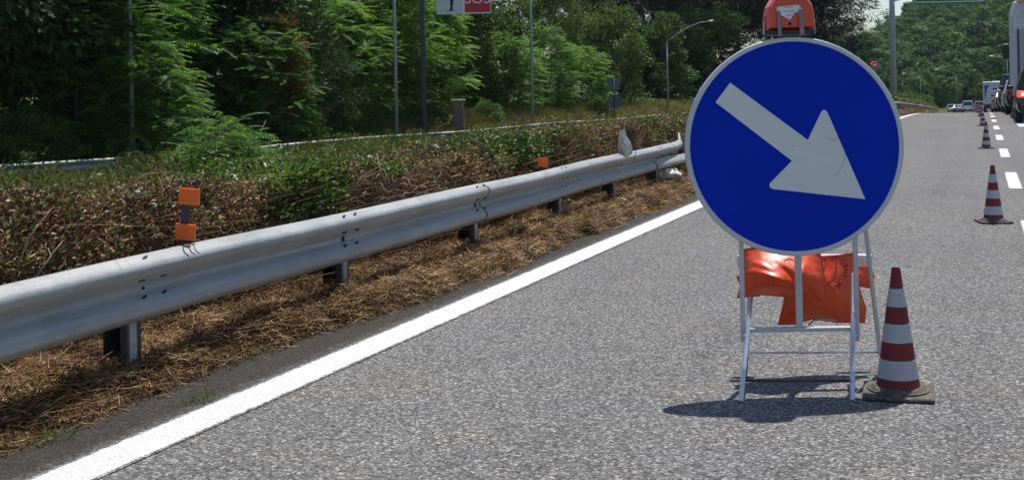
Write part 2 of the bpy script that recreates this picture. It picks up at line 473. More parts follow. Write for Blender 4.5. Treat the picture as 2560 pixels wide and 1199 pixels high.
def smooth01(t):
    t = np.clip(t, 0, 1); return t * t * (3 - 2 * t)

# value noise for terrain and surfaces
_g = np.random.default_rng(5).random((64, 64))
def vnoise(x, y):
    x = np.asarray(x, dtype=float); y = np.asarray(y, dtype=float)
    xi = np.floor(x).astype(int); yi = np.floor(y).astype(int); fx = x - xi; fy = y - yi
    fx = fx * fx * (3 - 2 * fx); fy = fy * fy * (3 - 2 * fy)
    a = _g[xi % 64, yi % 64]; b = _g[(xi + 1) % 64, yi % 64]; c = _g[xi % 64, (yi + 1) % 64]; d = _g[(xi + 1) % 64, (yi + 1) % 64]
    return (a * (1 - fx) + b * fx) * (1 - fy) + (c * (1 - fx) + d * fx) * fy
def fbm(x, y, o=4):
    s = 0; a = 0.5
    for i in range(o):
        s = s + a * (vnoise(x * 2 ** i + 7.3 * i, y * 2 ** i + 3.1 * i) - 0.5); a *= 0.5
    return s

# ------------------------------------------------------------------ the lie of the land
def prof(y):
    y = np.asarray(y, dtype=float)
    Rr, y1 = 1137.0, 44.0; y2 = y1 + 26.5; sl = (y2 - y1) / Rr
    par = -(np.clip(y, y1, y2) - y1) ** 2 / (2 * Rr)
    lin = -sl * np.clip(y - y2, 0, 160)
    return par + lin
def bend(y):
    y = np.asarray(y, dtype=float)
    return -0.00013 * np.clip(y - 60, 0, 260) ** 2
def ground(x, y):
    x = np.asarray(x, dtype=float); y = np.asarray(y, dtype=float)
    xb = x - bend(y)
    h = prof(y)
    edge = -3.42 + 0.17 * smooth01((y - 4.8) / 2.5) + 0.22 * fbm(y * 0.9, y * 0 + 2.0) + 0.10 * fbm(y * 5.0, y * 0 + 6.0)
    rise = smooth01((edge - xb) / 0.22)
    mound = 0.075 + 0.09 * fbm(xb * 2.2, y * 1.4) + 0.05 * fbm(xb * 9, y * 7, 3)
    near = rise * (mound + 0.02)
    slope = -1.12 * smooth01((-5.4 - xb) / 6.0)
    xr = x - 0.085 * (np.clip(y, 0, 110) - 24)
    bank = 1.0 * smooth01((-23.6 - xr) / 3.0) + 0.06 * np.clip(-27 - xr, 0, 60)
    rough = 0.25 * fbm(x * 0.25, y * 0.25) * smooth01((-6 - xb) / 3)
    down_fix = smooth01((-5.4 - xb) / 6.0) * (-prof(y)) * 0.75
    right = 0.12 * np.clip(x - 14, 0, 200) * smooth01((y - 60) / 80)
    hill = smooth01((y - 225) / 230) * np.clip(np.where(x < -31, 12 + 0.4 * (x + 31), 12 + 1.0 * (x + 31)), 5, 78)
    rd = smooth01((np.abs(xb - 3.5) - 9) / 4)
    return h - 0.03 * (1 - rise) * (1 - rd) - 0.0 + near + slope + bank + rough + down_fix + right + hill
def gz(x, y): return float(ground(np.array([x]), np.array([y]))[0])

def axis(parts):
    a = []
    for lo, hi, st in parts:
        a.extend(np.arange(lo, hi, st).tolist())
    a.append(parts[-1][1]); return np.array(a)
xs = axis([(-900, -200, 60), (-200, -60, 12), (-60, -12, 2), (-12, -6, 0.6), (-6, -4.6, 0.12), (-4.6, -3.0, 0.05), (-3.0, 8, 1.1), (8, 60, 4), (60, 300, 20), (300, 900, 100)])
ys = axis([(-60, 1, 6), (1, 3, 0.3), (3, 16, 0.07), (16, 32, 0.16), (32, 60, 0.8), (60, 260, 4), (260, 500, 10), (500, 1500, 100)])
X, Y = np.meshgrid(xs, ys, indexing='ij')
V = np.stack([X, Y, ground(X, Y)], -1).reshape(-1, 3)
def gridq(a, b):
    i = np.arange(a * b).reshape(a, b)
    return np.stack([i[:-1, :-1], i[1:, :-1], i[1:, 1:], i[:-1, 1:]], -1).reshape(-1, 4)
o = link('ground', np_mesh('ground', V, gridq(len(xs), len(ys)), MT['ground'], True)); tag(o, kind='structure')

def strip(name, x0, x1, y0, y1, mat, lift, step=2.0, kind='structure'):
    yy = np.arange(y0, y1 + 1e-6, min(step, (y1 - y0)))
    if yy[-1] < y1 - 1e-3: yy = np.append(yy, y1)
    L = np.stack([x0 + bend(yy), yy, prof(yy) + lift], -1); Rr = np.stack([x1 + bend(yy), yy, prof(yy) + lift], -1)
    V = np.concatenate([L, Rr]); n = len(yy); i = np.arange(n - 1)
    me = np_mesh(name, V, np.stack([i, i + n, i + n + 1, i + 1], -1), mat)
    uv = me.uv_layers.new(name='UVMap')
    vi = np.zeros(len(me.loops), dtype=np.int32); me.loops.foreach_get('vertex_index', vi)
    U = np.stack([(vi >= n).astype(float), V[vi, 1]], -1); uv.data.foreach_set('uv', U.ravel().astype(np.float32))
    o = link(name, me)
    if kind: tag(o, kind=kind)
    return o
strip('road', -3.80, 11.5, -30, 300, MT['asphalt'], 0.0)
strip('edge_line', -3.095, -2.855, -4, 260, MT['line'], 0.004)
for k in range(9):
    y0 = 16.1 + 6.72 * k - (6.72 * 0)
    strip('lane_dash', 0.27, 0.45, y0, y0 + 2.9, MT['line'], 0.004)
strip('lane_dash', 0.30, 0.48, 9.5, 12.4, MT['line'], 0.004)
strip('lane_dash', 0.95, 1.27, 45.5 - 7.2, 46.8, MT['line'], 0.004)
strip('lane_dash', 0.86, 1.30, 27.6, 30.0, MT['line'], 0.004)
strip('ramp', -20.5, -13.0, 0, 110, paint('old_ramp_asphalt', (0.16, 0.155, 0.15), 0.9, 0, 0.2, 3), -0.85)
# ramp follows the sunken ground
rp = bpy.data.objects['ramp']
for vtx in rp.data.vertices: vtx.co.z = gz(-17, vtx.co.y) + 0.16

# ------------------------------------------------------------------ guard rails
WPROF = [(0.0, 0.310), (0.012, 0.308), (0.040, 0.294), (0.066, 0.279), (0.078, 0.268), (0.083, 0.254), (0.081, 0.236),
         (0.066, 0.214), (0.034, 0.184), (0.014, 0.169), (0.008, 0.158), (0.008, 0.150), (0.014, 0.139), (0.034, 0.124), (0.066, 0.096),
         (0.081, 0.074), (0.083, 0.056), (0.078, 0.042), (0.066, 0.031), (0.040, 0.016), (0.012, 0.003), (0.0, 0.0)]
WPROF = [(d + (h - 0.155) * 0.13, h) for d, h in WPROF]      # lean toward the road added so the upper lobe shades the lower
def rail_x(y): return -3.575 - 0.022 * (y - 4.0) + 0.018 * math.sin(y * 0.9)
RAIL_TOP = 0.595
def beam_mesh(mb, ys_, xf, zf, side=1.0, shrink=None, push=0.0, prf=WPROF):
    vs = []; fs = []; n = len(prf)
    for k, y in enumerate(ys_):
        s = 1.0 if shrink is None else shrink(y)
        for d, h in prf:
            vs.append((xf(y) + side * (d * s + push), y, zf(y) - 0.31 + h))
        for d, h in reversed(prf):
            vs.append((xf(y) + side * (d * s + push - 0.004), y, zf(y) - 0.31 + h))
    m = 2 * n
    for k in range(len(ys_) - 1):
        for i in range(m):
            j = (i + 1) % m
            fs.append((k * m + i, k * m + j, (k + 1) * m + j, (k + 1) * m + i))
    fs.append(tuple(range(m))); fs.append(tuple(range((len(ys_) - 1) * m, len(ys_) * m)))
    mb.add(vs, fs)

gr = empty('guard_rail', (rail_x(9), 9, 0), 'near galvanized steel guard rail with orange reflectors, bent end beside the blue sign', 'guard rail')
POSTS = [2.60, 4.56, 6.60, 8.72, 10.95, 12.95, 14.9]
cuts = [-2.0] + [2.9, 4.95, 8.9, 13.1] + [15.6]
def ztop(y): return RAIL_TOP + 0.004 * math.sin(y * 1.7)
for k in range(len(cuts) - 1):
    a, b = cuts[k], cuts[k + 1]
    yy = np.linspace(a - (0.14 if k else 0), b, max(4, int((b - a) / 0.25)))
    mb = MB(); beam_mesh(mb, [float(q) for q in yy], rail_x, ztop, 1.0, None, 0.008 * (k % 2))
    mb.build('beam', MT['galv'], gr, True, 50)
# bent, flattened terminal: the top lobe kicks up, the bottom lobe peels away toward the road
mb = MB()
yy = [15.5, 15.8, 16.1, 16.35, 16.55]
vs = []; fs = []; up_ = WPROF[:11]
for k, y in enumerate(yy):
    t = k / 4
    for d, h in up_:
        vs.append((rail_x(y) + d * (1 - 0.3 * t) + 0.006 - 0.10 * t * t, y, ztop(y) - 0.31 + h + (0.10 if (t > .9 and h > .29) else 0.03 * t * t)))
n = len(up_)
for k in range(4):
    for i in range(n - 1):
        fs.append((k * n + i, k * n + i + 1, (k + 1) * n + i + 1, (k + 1) * n + i))
mb.add(vs, fs); mb.build('bent_terminal', MT['galv'], gr, True, 40)
mb = MB(); vs = []; fs = []; lo_ = WPROF[11:]
yy = [14.6, 15.1, 15.6, 16.2, 16.9, 17.5]
for k, y in enumerate(yy):
    t = k / 5
    for d, h in lo_:
        vs.append((rail_x(y) + d * (1 + 0.2 * t) + 0.012 + 0.16 * t, y, ztop(y) - 0.31 + h * (1 - .1 * t) + 0.02 * t))
n = len(lo_)
for k in range(5):
    for i in range(n - 1):
        fs.append((k * n + i, k * n + i + 1, (k + 1) * n + i + 1, (k + 1) * n + i))
mb.add(vs, fs); mb.build('bent_terminal', MT['galv'], gr, True, 40)
# a crumpled second terminal end
mb = MB(); mb.tube([(rail_x(17) - 0.05, 16.9, 0.46), (rail_x(17) + 0.04, 17.2, 0.47), (rail_x(17) + 0.1, 17.6, 0.44)], [0.07, 0.085, 0.05], 9)
mb.build('bent_terminal', MT['galv'], gr, True, 60)
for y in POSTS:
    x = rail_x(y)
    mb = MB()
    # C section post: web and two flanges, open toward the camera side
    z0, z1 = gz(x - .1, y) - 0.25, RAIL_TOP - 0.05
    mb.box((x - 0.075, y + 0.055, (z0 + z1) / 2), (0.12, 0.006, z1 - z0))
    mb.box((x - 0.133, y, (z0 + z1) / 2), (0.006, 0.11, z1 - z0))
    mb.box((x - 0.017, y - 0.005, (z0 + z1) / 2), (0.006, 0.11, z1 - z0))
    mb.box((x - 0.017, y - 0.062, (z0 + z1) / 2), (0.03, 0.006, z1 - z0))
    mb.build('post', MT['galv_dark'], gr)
    mb = MB(); mb.box((x - 0.004, y - 0.02, (z0 + z1) / 2), (0.014, 0.05, z1 - z0 - .02)); mb.build('post_flange', MT['galv'], gr)  # lighter steel colour draws the lit edge of the shaded post
def slot(y, d, h, ln, wd, nd, nz, ang=0):
    """dark slotted hole on the beam surface; nd,nz = outward normal in (x,z)"""
    x = rail_x(y) + d; z = ztop(y) - 0.31 + h
    nrm = Vector((nd, 0, nz)).normalized(); t = Vector((0, 1, 0)); w = nrm.cross(t)
    t2 = t * math.cos(ang) + w * math.sin(ang); w2 = nrm.cross(t2)
    m = Matrix((t2, w2, nrm)).transposed()
    pts = []
    for k in range(12):
        a = 2 * math.pi * k / 12
        pts.append((math.cos(a) * ln * 0.47, math.sin(a) * wd * 0.5))
    mb = MB(); mb.prism(pts, m, Vector((x, y, z)) + nrm * 0.0085, -0.005, 0.001); mb.build('bolt_slot', MT['slot'], gr)
for y in [4.62, 6.56, 8.68, 10.9, 12.9, 14.85]:
    near = y < 5.5
    for q in ((-0.06,) if near else (-0.09, 0.05)): slot(y + q, 0.058, 0.2925, 0.055, 0.012, 0.5, 1, 0.25)
    for q in (-0.09, 0.07): slot(y + q, 0.058, 0.203, 0.055, 0.012, 0.8, -0.62)
    slot(y - 0.02, 0.0085, 0.154, 0.022, 0.05, 1, 0)
    for q in (-0.05, 0.10): slot(y + q, 0.041, 0.112, 0.05, 0.013, 0.66, 0.75, 0.3)

def reflector_bracket(y, two, x_off=-0.02, zb=None):
    x = rail_x(y) + x_off
    zb = RAIL_TOP - 0.02 if zb is None else zb
    # faces the camera: built on the camera axes
    H = 0.25 if two else 0.09
    c = Vector((x, y, zb + 0.03))
    br = MB(); m = Matrix.Rotation(R(3.0), 3, FWD) @ Matrix((RIGHT, UP, -FWD)).transposed()
    if two:
        br.prism([(-.012, -.05), (.028, -.05), (.040, .10), (.032, .235), (-.004, .25), (-.004, .12)], m, c, -0.006, 0.0)
    else:
        br.prism([(-.03, -.06), (.03, -.06), (.03, .06), (-.03, .06)], m, c, -0.006, 0.0)
    b = br.build('reflector_bracket', MT['galv_dark'], gr)
    sz = [(0.036, 0.190, 0.100, 0.080), (0.022, 0.018, 0.098, 0.078)] if two else [(0.0, 0.02, 0.088, 0.082)]
    for (cx, cz, w, h) in sz:
        q = MB()
        q.prism([(cx - w / 2, cz - h / 2), (cx + w / 2, cz - h / 2 - .006), (cx + w / 2, cz + h / 2 - .006), (cx - w / 2, cz + h / 2)], m, c, 0.004, 0.016)
        q.prism([(cx - w / 2 + .004, cz + h / 2 - .014), (cx + w / 2 - .004, cz + h / 2 - .018), (cx + w / 2 - .004, cz + h / 2 - .009), (cx - w / 2 + .004, cz + h / 2 - .005)], m, c, 0.016, 0.022)
        r = q.build('reflector', MT['orange_refl'], gr)
        r.parent = b
        r.location = (0, 0, 0)
pb = W(456, 622, 5.80)
reflector_bracket(4.97, True, -0.03, RAIL_TOP + 0.015)
reflector_bracket(10.47, False, -0.02, RAIL_TOP + 0.012)
# tie straps and cracks round the joint beneath the reflector
mb = MB()
for q, rr in ((0.0, 0.0025), (0.05, 0.002), (0.09, 0.0016)):
    y = 4.86 + q
    mb.tube([(rail_x(y) + d + .006, y + 0.03 * math.sin(d * 60), ztop(y) - .31 + h + .005) for d, h in WPROF[:8]], rr, 5)
mb.build('tie_wire', MT['slot'], gr)

def simple_rail(name, label, y0, y1, xf, zf, side, post_step, mat):
    g = empty(name, (xf(y0), y0, zf(y0) - 0.6), label, 'guard rail')
    mb = MB(); n = max(6, int((y1 - y0) / 2.0)); yy = [y0 + (y1 - y0) * k / n for k in range(n + 1)]
    beam_mesh(mb, yy, xf, zf, side, None, 0.0, WPROF[::2] + [WPROF[-1]] if len(WPROF) % 2 == 0 else WPROF[::2])
    mb.build('beam', mat, g, True, 50)
    y = y0 + 0.5
    while y < y1:
        mb = MB(); zt = zf(y)
        mb.box((xf(y) - side * 0.07, y, zt - 0.45), (0.1, 0.07, 0.85)); mb.build('post', MT['galv_dark'], g)
        y += post_step
    return g
simple_rail('guard_rail', 'far guard rail starting behind the blue sign and running to the road crest', 27.0, 178.0,
            lambda y: -3.98 + float(bend(y)), lambda y: float(prof(y)) + 0.60, 1.0, 2.6, MT['galv'])
simple_rail('guard_rail', 'weathered guard rail half buried in weeds at the foot of the trees', 14.0, 100.0,
            lambda y: -23.2 + 0.085 * (y - 24), lambda y: -0.30 + 0.03 * math.sin(y * 0.35), 1.0, 2.6, MT['galv'])
simple_rail('guard_rail', 'short stretch of guard rail showing just above the hedge behind the dead bush', 17.5, 28.0,
            lambda y: -12.9 + 0.02 * (y - 20), lambda y: -0.22 - 0.0 * y, -1.0, 2.6, MT['galv'])

# ------------------------------------------------------------------ sign stand
Zs = 5.05
ZD = 5.31
S0 = G(1986, 1003); S0.z = 0
def make_stand():
    st = empty('sign_stand', S0, 'blue round keep-right sign on a folding steel stand on the asphalt', 'road sign')
    lean = R(2.0)
    nrm = (-FWD * math.cos(lean) + UP * math.sin(lean)).normalized()      # disc faces the camera, tipped back
    uu = (UP * math.cos(lean) + FWD * math.sin(lean)).normalized()
    # carry the photo's slight roll of the stand
    rt = RIGHT.copy()
    m = Matrix((rt, uu, nrm)).transposed()
    c = W(1986, 365, ZD)
    k = ZD / F_PX
    def P(px, py):
        dx, dy = px - 1986, py - 365
        a = dx * math.cos(ROLL) - dy * math.sin(ROLL); b = dx * math.sin(ROLL) + dy * math.cos(ROLL)
        return (a * k, -b * k / math.cos(lean))
    Rd = 273.5 * k
    mm = m
    N = 96
    # rim: folded aluminium edge
    prof_ = [(Rd - 0.0215, -0.004), (Rd - 0.0215, 0.0035), (Rd - 0.019, 0.006), (Rd - 0.004, 0.006), (Rd, 0.002), (Rd, -0.018), (Rd - 0.004, -0.020), (Rd - 0.010, -0.020), (Rd - 0.010, -0.004)]
    mb = MB(); mb.lathe(prof_ + [prof_[0]], c, N, mm)
    mb.f = [f for f in mb.f if len(f) == 4]
    mb.build('rim', MT['rim'], st, True, 30)
    mb = MB(); mb.lathe([(Rd - 0.0212, -0.003), (Rd - 0.0212, 0.003)], c, N, mm); mb.build('sign_face', MT['blue'], st)
    # small notches of blue printing at the top of the border
    arrow = [(1826, 207), (2019, 350), (2053, 280), (2057, 276), (2062, 275), (2066, 277), (2069, 282), (2161, 497), (1932, 472), (1925, 469), (1922, 463), (1924, 457), (1979, 402), (1789, 256)]
    pts = [P(*p) for p in arrow]
    mb = MB(); mb.prism(pts[::-1], mm, c, 0.0035, 0.0052)
    mb.build('arrow', MT['arrowwhite'], st)
    def scuff(ptl, w):
        q = MB(); P2 = [P(*p) for p in ptl]
        for i in range(len(P2) - 1):
            (x0, y0), (x1, y1) = P2[i], P2[i + 1]
            d = Vector((x1 - x0, y1 - y0)).normalized(); n_ = Vector((-d.y, d.x)) * w * (0.5 + 0.5 * math.sin(math.pi * (i + .5) / (len(P2) - 1)))
            q.prism([(x0 + n_.x, y0 + n_.y), (x0 - n_.x, y0 - n_.y), (x1 - n_.x, y1 - n_.y), (x1 + n_.x, y1 + n_.y)], mm, c, 0.0052, 0.0058)
        q.build('scuff_mark', MT['scuff'], st)
    scuff([(2086, 440), (2098, 425), (2108, 408), (2112, 395), (2110, 382)], 0.0022)
    scuff([(2058, 340), (2068, 346), (2082, 350), (2094, 345)], 0.0030)
    scuff([(1978, 366), (1984, 364)], 0.003)
    # upright bars behind the disc
    def bar(a, b, w, d, mat, nm='frame_bar'):
        q = MB(); q.beam(a, b, w, d, FWD); return q.build(nm, mat, st)
    zf = ZD + 0.035
    bar(W(1847, 330, zf + .01), W(1858, 852, zf - 0.03), 0.019, 0.019, MT['alu_dull'])
    bar(W(2132, 330, zf + .01), W(2143, 852, zf - 0.03), 0.019, 0.019, MT['alu_dull'])
    bar(W(1984, 200, zf + .01), W(1999, 818, zf - 0.03), 0.028, 0.018, MT['alu_dull'])
    bar(W(1866, 824, zf - 0.032), W(2134, 820, zf - 0.032), 0.018, 0.033, MT['alu_dull'], 'cross_bar')
    # folding legs
    zl = Zs
    bar(W(1852, 1004, zl), W(1877, 742, zl + 0.37), 0.017, 0.018, MT['alu'], 'leg')
    bar(W(2131, 1001, zl), W(2133, 684, zl + 0.42), 0.017, 0.018, MT['alu'], 'leg')
    zr = 5.60
    fl = G(1862, 944); fl2 = G(2206, 930)
    bar(fl, W(1884, 600, 5.66), 0.016, 0.02, MT['galv_dark'], 'leg')
    bar(fl2, W(2160, 540, zf + 0.07), 0.016, 0.02, MT['alu_dull'], 'leg')
    q = MB(); q.tube([W(1866, 881, 5.50), W(2196, 879, 5.52)], 0.0055, 8); q.build('cross_bar', MT['alu'], st, True)
    q = MB(); q.tube([W(1858, 951, zl + 0.075), W(2131, 951, zl + 0.075)], 0.0048, 8); q.build('cross_bar', MT['galv_dark'], st, True)
    q = MB(); q.tube([W(1858, 838, zl + 0.23), W(1872, 838, zl + 0.23)], 0.007, 8); q.build('bolt', MT['alu'], st, True)
    q = MB(); q.tube([W(2128, 838, zl + 0.23), W(2142, 838, zl + 0.23)], 0.007, 8); q.build('bolt', MT['alu'], st, True)
    # white topped red board across the rear frame that carries the sandbags
    a, b = W(1844, 652, 5.60), W(2178, 650, 5.62)
    d = (b - a).normalized()
    q = MB(); q.beam(a, b, 0.035, 0.055, UP)
    q.build('cross_board', MT['board'], st)
    # warning lamp on the rim
    return st, (c, m, P, Rd)
def board_mat():
    m, nt, b = base_mat('white_top_red_board')
    g = nn(nt, 'ShaderNodeNewGeometry'); s = nn(nt, 'ShaderNodeSeparateXYZ'); nt.links.new(g.outputs['Normal'], s.inputs[0])
    v = coords(nt)
    c = mixc(nt, ramp(nt, noise(nt, v, 20, 4), [(0.5, (0, 0, 0)), (0.7, (0.4, 0.4, 0.4))]), (0.66, 0.63, 0.62), (0.35, 0.22, 0.2))
    nt.links.new(c, b.inputs['Base Color']); b.inputs['Roughness'].default_value = 0.5
    return m
MT['board'] = board_mat()

stand, (DC, DM, DP, DR) = make_stand()

def make_lamp():
    base = W(1972, 86, ZD + 0.04)
    la = empty('warning_lamp', base, 'orange battery warning lamp with white sticker clamped on top of the nearest sign', 'warning lamp')
    zz = ZD + 0.05; k = zz / F_PX
    m = Matrix((RIGHT, UP, -FWD)).transposed(); c = W(1972, 60, zz)
    def Q(px, py): return ((px - 1972) * k, -(py - 60) * k)
    body = [(1912, 76), (1913, 40), (1918, 18), (1930, -2), (1946, -18), (1998, -18), (2013, -2), (2026, 14), (2031, 40), (2033, 74)]
    pts = [Q(*p) for p in body][::-1]
    # bevelled solid: three inset layers
    def lay(ins, t):
        cx = sum(p[0] for p in pts) / len(pts); cy = sum(p[1] for p in pts) / len(pts)
        return [m @ Vector(((x - cx) * (1 - ins) + cx, (y - cy) * (1 - ins) + cy, t)) + c for x, y in pts]
    L = [lay(0.13, 0.055), lay(0.10, 0.060) , lay(0.0, 0.035), lay(0.0, -0.05), lay(0.10, -0.07)]
    L = [lay(0.10, 0.058), lay(0.0, 0.036), lay(0.0, -0.05), lay(0.10, -0.07)]
    vs = []; fs = []; n = len(pts)
    for l in L: vs += l
    for i in range(len(L) - 1):
        for j in range(n):
            jj = (j + 1) % n
            fs.append((i * n + j, (i + 1) * n + j, (i + 1) * n + jj, i * n + jj))
    fs.append(tuple(range(n))); fs.append(tuple(range((len(L) - 1) * n, len(L) * n))[::-1])
    q = MB(); q.add(vs, fs); q.build('housing', MT['orange_lamp'], la)
    q = MB(); q.box(c + Vector((0, 0, Q(0, 82)[1])), (0.198, 0.12, 0.021), Matrix((RIGHT, FWD, UP)).transposed(), 0.004); q.build('base', MT['black_pl'], la)
    q = MB(); st_ = [(1938, 19), (1989, 15), (1998, 25), (1998, 34), (1980, 34), (1968, 52), (1956, 46), (1944, 39), (1942, 30), (1934, 28)]
    q.prism([Q(*p) for p in st_][::-1], m, c, 0.058, 0.0592); q.build('sticker', MT['sticker'], la)
    for (a, b, y) in ((1952, 1976, 20.5), (1951, 1979, 31), (1961, 1971, 41)):
        x = a
        while x < b:
            q = MB(); w = random.uniform(1.2, 3.0)
            q.prism([Q(x, y - 1.4), Q(x, y + 1.2), Q(x + w, y + 1.2), Q(x + w, y - 1.4)], m, c, 0.0592, 0.0597); q.build('print', MT['greyink'], la)
            x += w + 1.4
    q = MB(); q.lathe([(0.0075, 0.054), (0.0075, 0.0595)], c + RIGHT * Q(1967, 0)[0] + UP * Q(0, 62)[1], 16, m); q.build('screw_hole', MT['slot'], la)
    for (xa, xb, y0, y1) in ((1936, 1943, 30, 92), (1990, 1999, 27, 90)):
        q = MB(); q.prism([Q(xa, y1), Q(xb + 3, y1), Q(xb, y0), Q(xa - 1, y0)], m, c, 0.0625, 0.067); q.build('clamp_strap', MT['clamp'], la)
    for xa in (1908, 2034):
        q = MB(); q.prism([Q(xa, 86), Q(xa + 2.5, 86), Q(xa + 2.5, 50), Q(xa, 50)], m, c, -0.01, 0.01); q.build('side_clip', MT['alu_dull'], la)
    return la
MT['clamp'] = paint('brown_grey_strap', (0.26, 0.19, 0.19), 0.5, 0.2, 0.1, 20)
lamp = make_lamp()

# second stand far down the lane, its lamp peeps out beside the first disc
lp = W(2187, 168, 29.5)                       # centre of the far lamp
l2 = copy_tree(lamp); l2.location = lp - (W(1972, 60, ZD + 0.05) - lamp.location)
l2['label'] = 'small orange-red warning lamp peeping out at the right edge of the blue disc'
ls = empty('lamp_stand', (l2.location.x, l2.location.y, 0), 'slim grey stand down the lane under the far warning lamp, hidden behind the blue disc', 'lamp stand')
lb = Vector(ls.location); lt = Vector(l2.location) - UP * 0.012
mb = MB(); mb.tube([lb + UP * 0.03, lt], 0.016, 10); mb.build('pole', MT['alu_dull'], ls, True)
mb = MB(); mb.box(lb + UP * 0.02, (0.36, 0.36, 0.035), None, 0.01); mb.build('base_plate', MT['rubber'], ls)
mb = MB(); mb.box(lt + UP * 0.004, (0.16, 0.10, 0.012), Matrix((RIGHT, FWD, UP)).transposed()); mb.build('mount', MT['alu_dull'], ls)

# ------------------------------------------------------------------ sandbags
def coons(top, bot, left, right, nu=44, nv=34):
    """edge polylines in px -> grid"""
    def samp(pl, n):
        pl = np.array(pl, float); d = np.r_[0, np.cumsum(np.hypot(*np.diff(pl, axis=0).T))]
        t = np.linspace(0, d[-1], n); return np.stack([np.interp(t, d, pl[:, 0]), np.interp(t, d, pl[:, 1])], -1)
    T, B = samp(top, nu), samp(bot, nu); L, Rr = samp(left, nv), samp(right, nv)
    u = np.linspace(0, 1, nu)[:, None, None]; v = np.linspace(0, 1, nv)[None, :, None]
    S = (1 - v) * T[:, None] + v * B[:, None] + (1 - u) * L[None] + u * Rr[None] - ((1 - u) * (1 - v) * T[0] + u * (1 - v) * T[-1] + (1 - u) * v * B[0] + u * v * B[-1])
    return S
def bag(name, label, S, Z, th, folds, seed, parent=None, tilt=0.0):
    nu, nv = S.shape[:2]
    u = np.linspace(0, 1, nu)[:, None]; v = np.linspace(0, 1, nv)[None, :]
    e = np.clip(np.sin(np.pi * u), 0, 1) ** 0.55 * np.clip(np.sin(np.pi * v ** 1.5), 0, 1) ** 0.8
    rng = np.random.default_rng(seed)
    h = th * e
    for (cu, cv, ang, ln, wd, am) in folds:
        du, dv = u - cu, v - cv
        a = du * math.cos(ang) + dv * math.sin(ang); b = -du * math.sin(ang) + dv * math.cos(ang)
        h = h + am * np.exp(-(a / ln) ** 2 - (b / wd) ** 2) * e
    # puckers running in from the seams
    pk = 0.003 * np.sin(v * 46 + 3 * np.sin(u * 5) + seed) * np.exp(-u * 9) + 0.003 * np.sin(v * 40 + seed * 2) * np.exp(-(1 - u) * 9)
    pk = pk + 0.005 * np.sin(u * 52 + seed) * np.exp(-v * 10) + 0.005 * np.sin(u * 47 + 1) * np.exp(-(1 - v) * 10)
    h = h + pk * (e ** 0.3)
    h = h + 0.022 * (fbm(u * 4 + seed + 0 * v, v * 5 + 0 * u, 3)) * e
    h = np.maximum(h, 0.0015)
    front = np.zeros((nu, nv, 3)); back = np.zeros((nu, nv, 3))
    for i in range(nu):
        for j in range(nv):
            zc = Z + tilt * (v[0, j] - 0.5)
            p = W(S[i, j, 0], S[i, j, 1], zc)
            d = (p - Vector((0, 0, EYE))).normalized()
            front[i, j] = p - d * float(h[i, j]); back[i, j] = p + d * float(min(h[i, j], th) * 0.8)
    i = np.arange(nu * nv).reshape(nu, nv)
    q = gridq(nu, nv); N = nu * nv
    loop = np.concatenate([i[:, 0], i[-1, 1:], i[-2::-1, -1], i[0, -2:0:-1]])
    nx = np.roll(loop, -1)
    side = np.stack([loop, nx, nx + N, loop + N], -1)
    V = np.concatenate([front.reshape(-1, 3), back.reshape(-1, 3)])
    base = Vector(V.mean(0)); base.z = float(V[:, 2].min())
    me = np_mesh(name, V - np.array(base), np.concatenate([q, q[:, ::-1] + N, side]), MT['vinyl'], True)
    o = link(name, me, None, base); tag(o, label, 'sandbag', 'orange sandbags on the sign stand')
    return o, front, base
SA = coons([(1855, 622), (1905, 616), (1985, 616), (2048, 622)], [(1848, 746), (1900, 737), (1985, 744), (2012, 740), (2066, 762)],
           [(1855, 622), (1857, 665), (1856, 705), (1848, 746)], [(2048, 622), (2056, 650), (2064, 705), (2066, 762)])
bagA, frA, bsA = bag('sandbag', 'plump glossy orange sandbag slung across the front left of the sign stand', SA, 5.470, 0.135,
    [(0.35, 0.6, 0.5, 0.25, 0.05, 0.024), (0.72, 0.75, 0.9, 0.25, 0.04, -0.03), (0.78, 0.35, -1.2, 0.3, 0.035, 0.016), (0.9, 0.62, 1.35, 0.35, 0.03, 0.014), (0.2, 0.35, 0.7, 0.2, 0.04, 0.012), (0.55, 0.5, 0.9, 0.16, 0.03, -0.014), (0.62, 0.86, 0.25, 0.3, 0.03, 0.012)], 3)
SB = coons([(1962, 636), (2050, 640), (2100, 636), (2140, 630)], [(1944, 812), (1990, 811), (2030, 798), (2090, 806), (2162, 808)],
           [(1962, 636), (1966, 700), (1957, 760), (1944, 812)], [(2140, 630), (2143, 700), (2166, 770), (2162, 808)])
bagB, frB, bsB = bag('sandbag', 'flatter orange sandbag with black ring lettering hanging at the right of the sign stand', SB, 5.545, 0.085,
    [(0.55, 0.25, 1.2, 0.4, 0.04, 0.010), (0.3, 0.8, 0.1, 0.4, 0.05, 0.010), (0.72, 0.12, 1.5, 0.2, 0.03, 0.012), (0.85, 0.1, 1.5, 0.2, 0.02, 0.010)], 8)
SCg = coons([(2100, 655), (2140, 664), (2176, 664)], [(2100, 712), (2140, 714), (2174, 721)],
            [(2100, 655), (2100, 712)], [(2176, 664), (2188, 692), (2174, 721)])
bagC, _, _ = bag('sandbag', 'red-orange sandbag flap behind the board at the right end of the sign stand', SCg, 5.68, 0.02, [], 5)
SD = coons([(1841, 690), (1862, 684), (1900, 680)], [(1842, 745), (1870, 742), (1900, 740)], [(1841, 690), (1850, 715), (1842, 745)], [(1900, 680), (1900, 740)])
bagD, _, _ = bag('sandbag', 'red-orange sandbag corner sticking out behind the left upright of the sign stand', SD, 5.62, 0.018, [], 6)
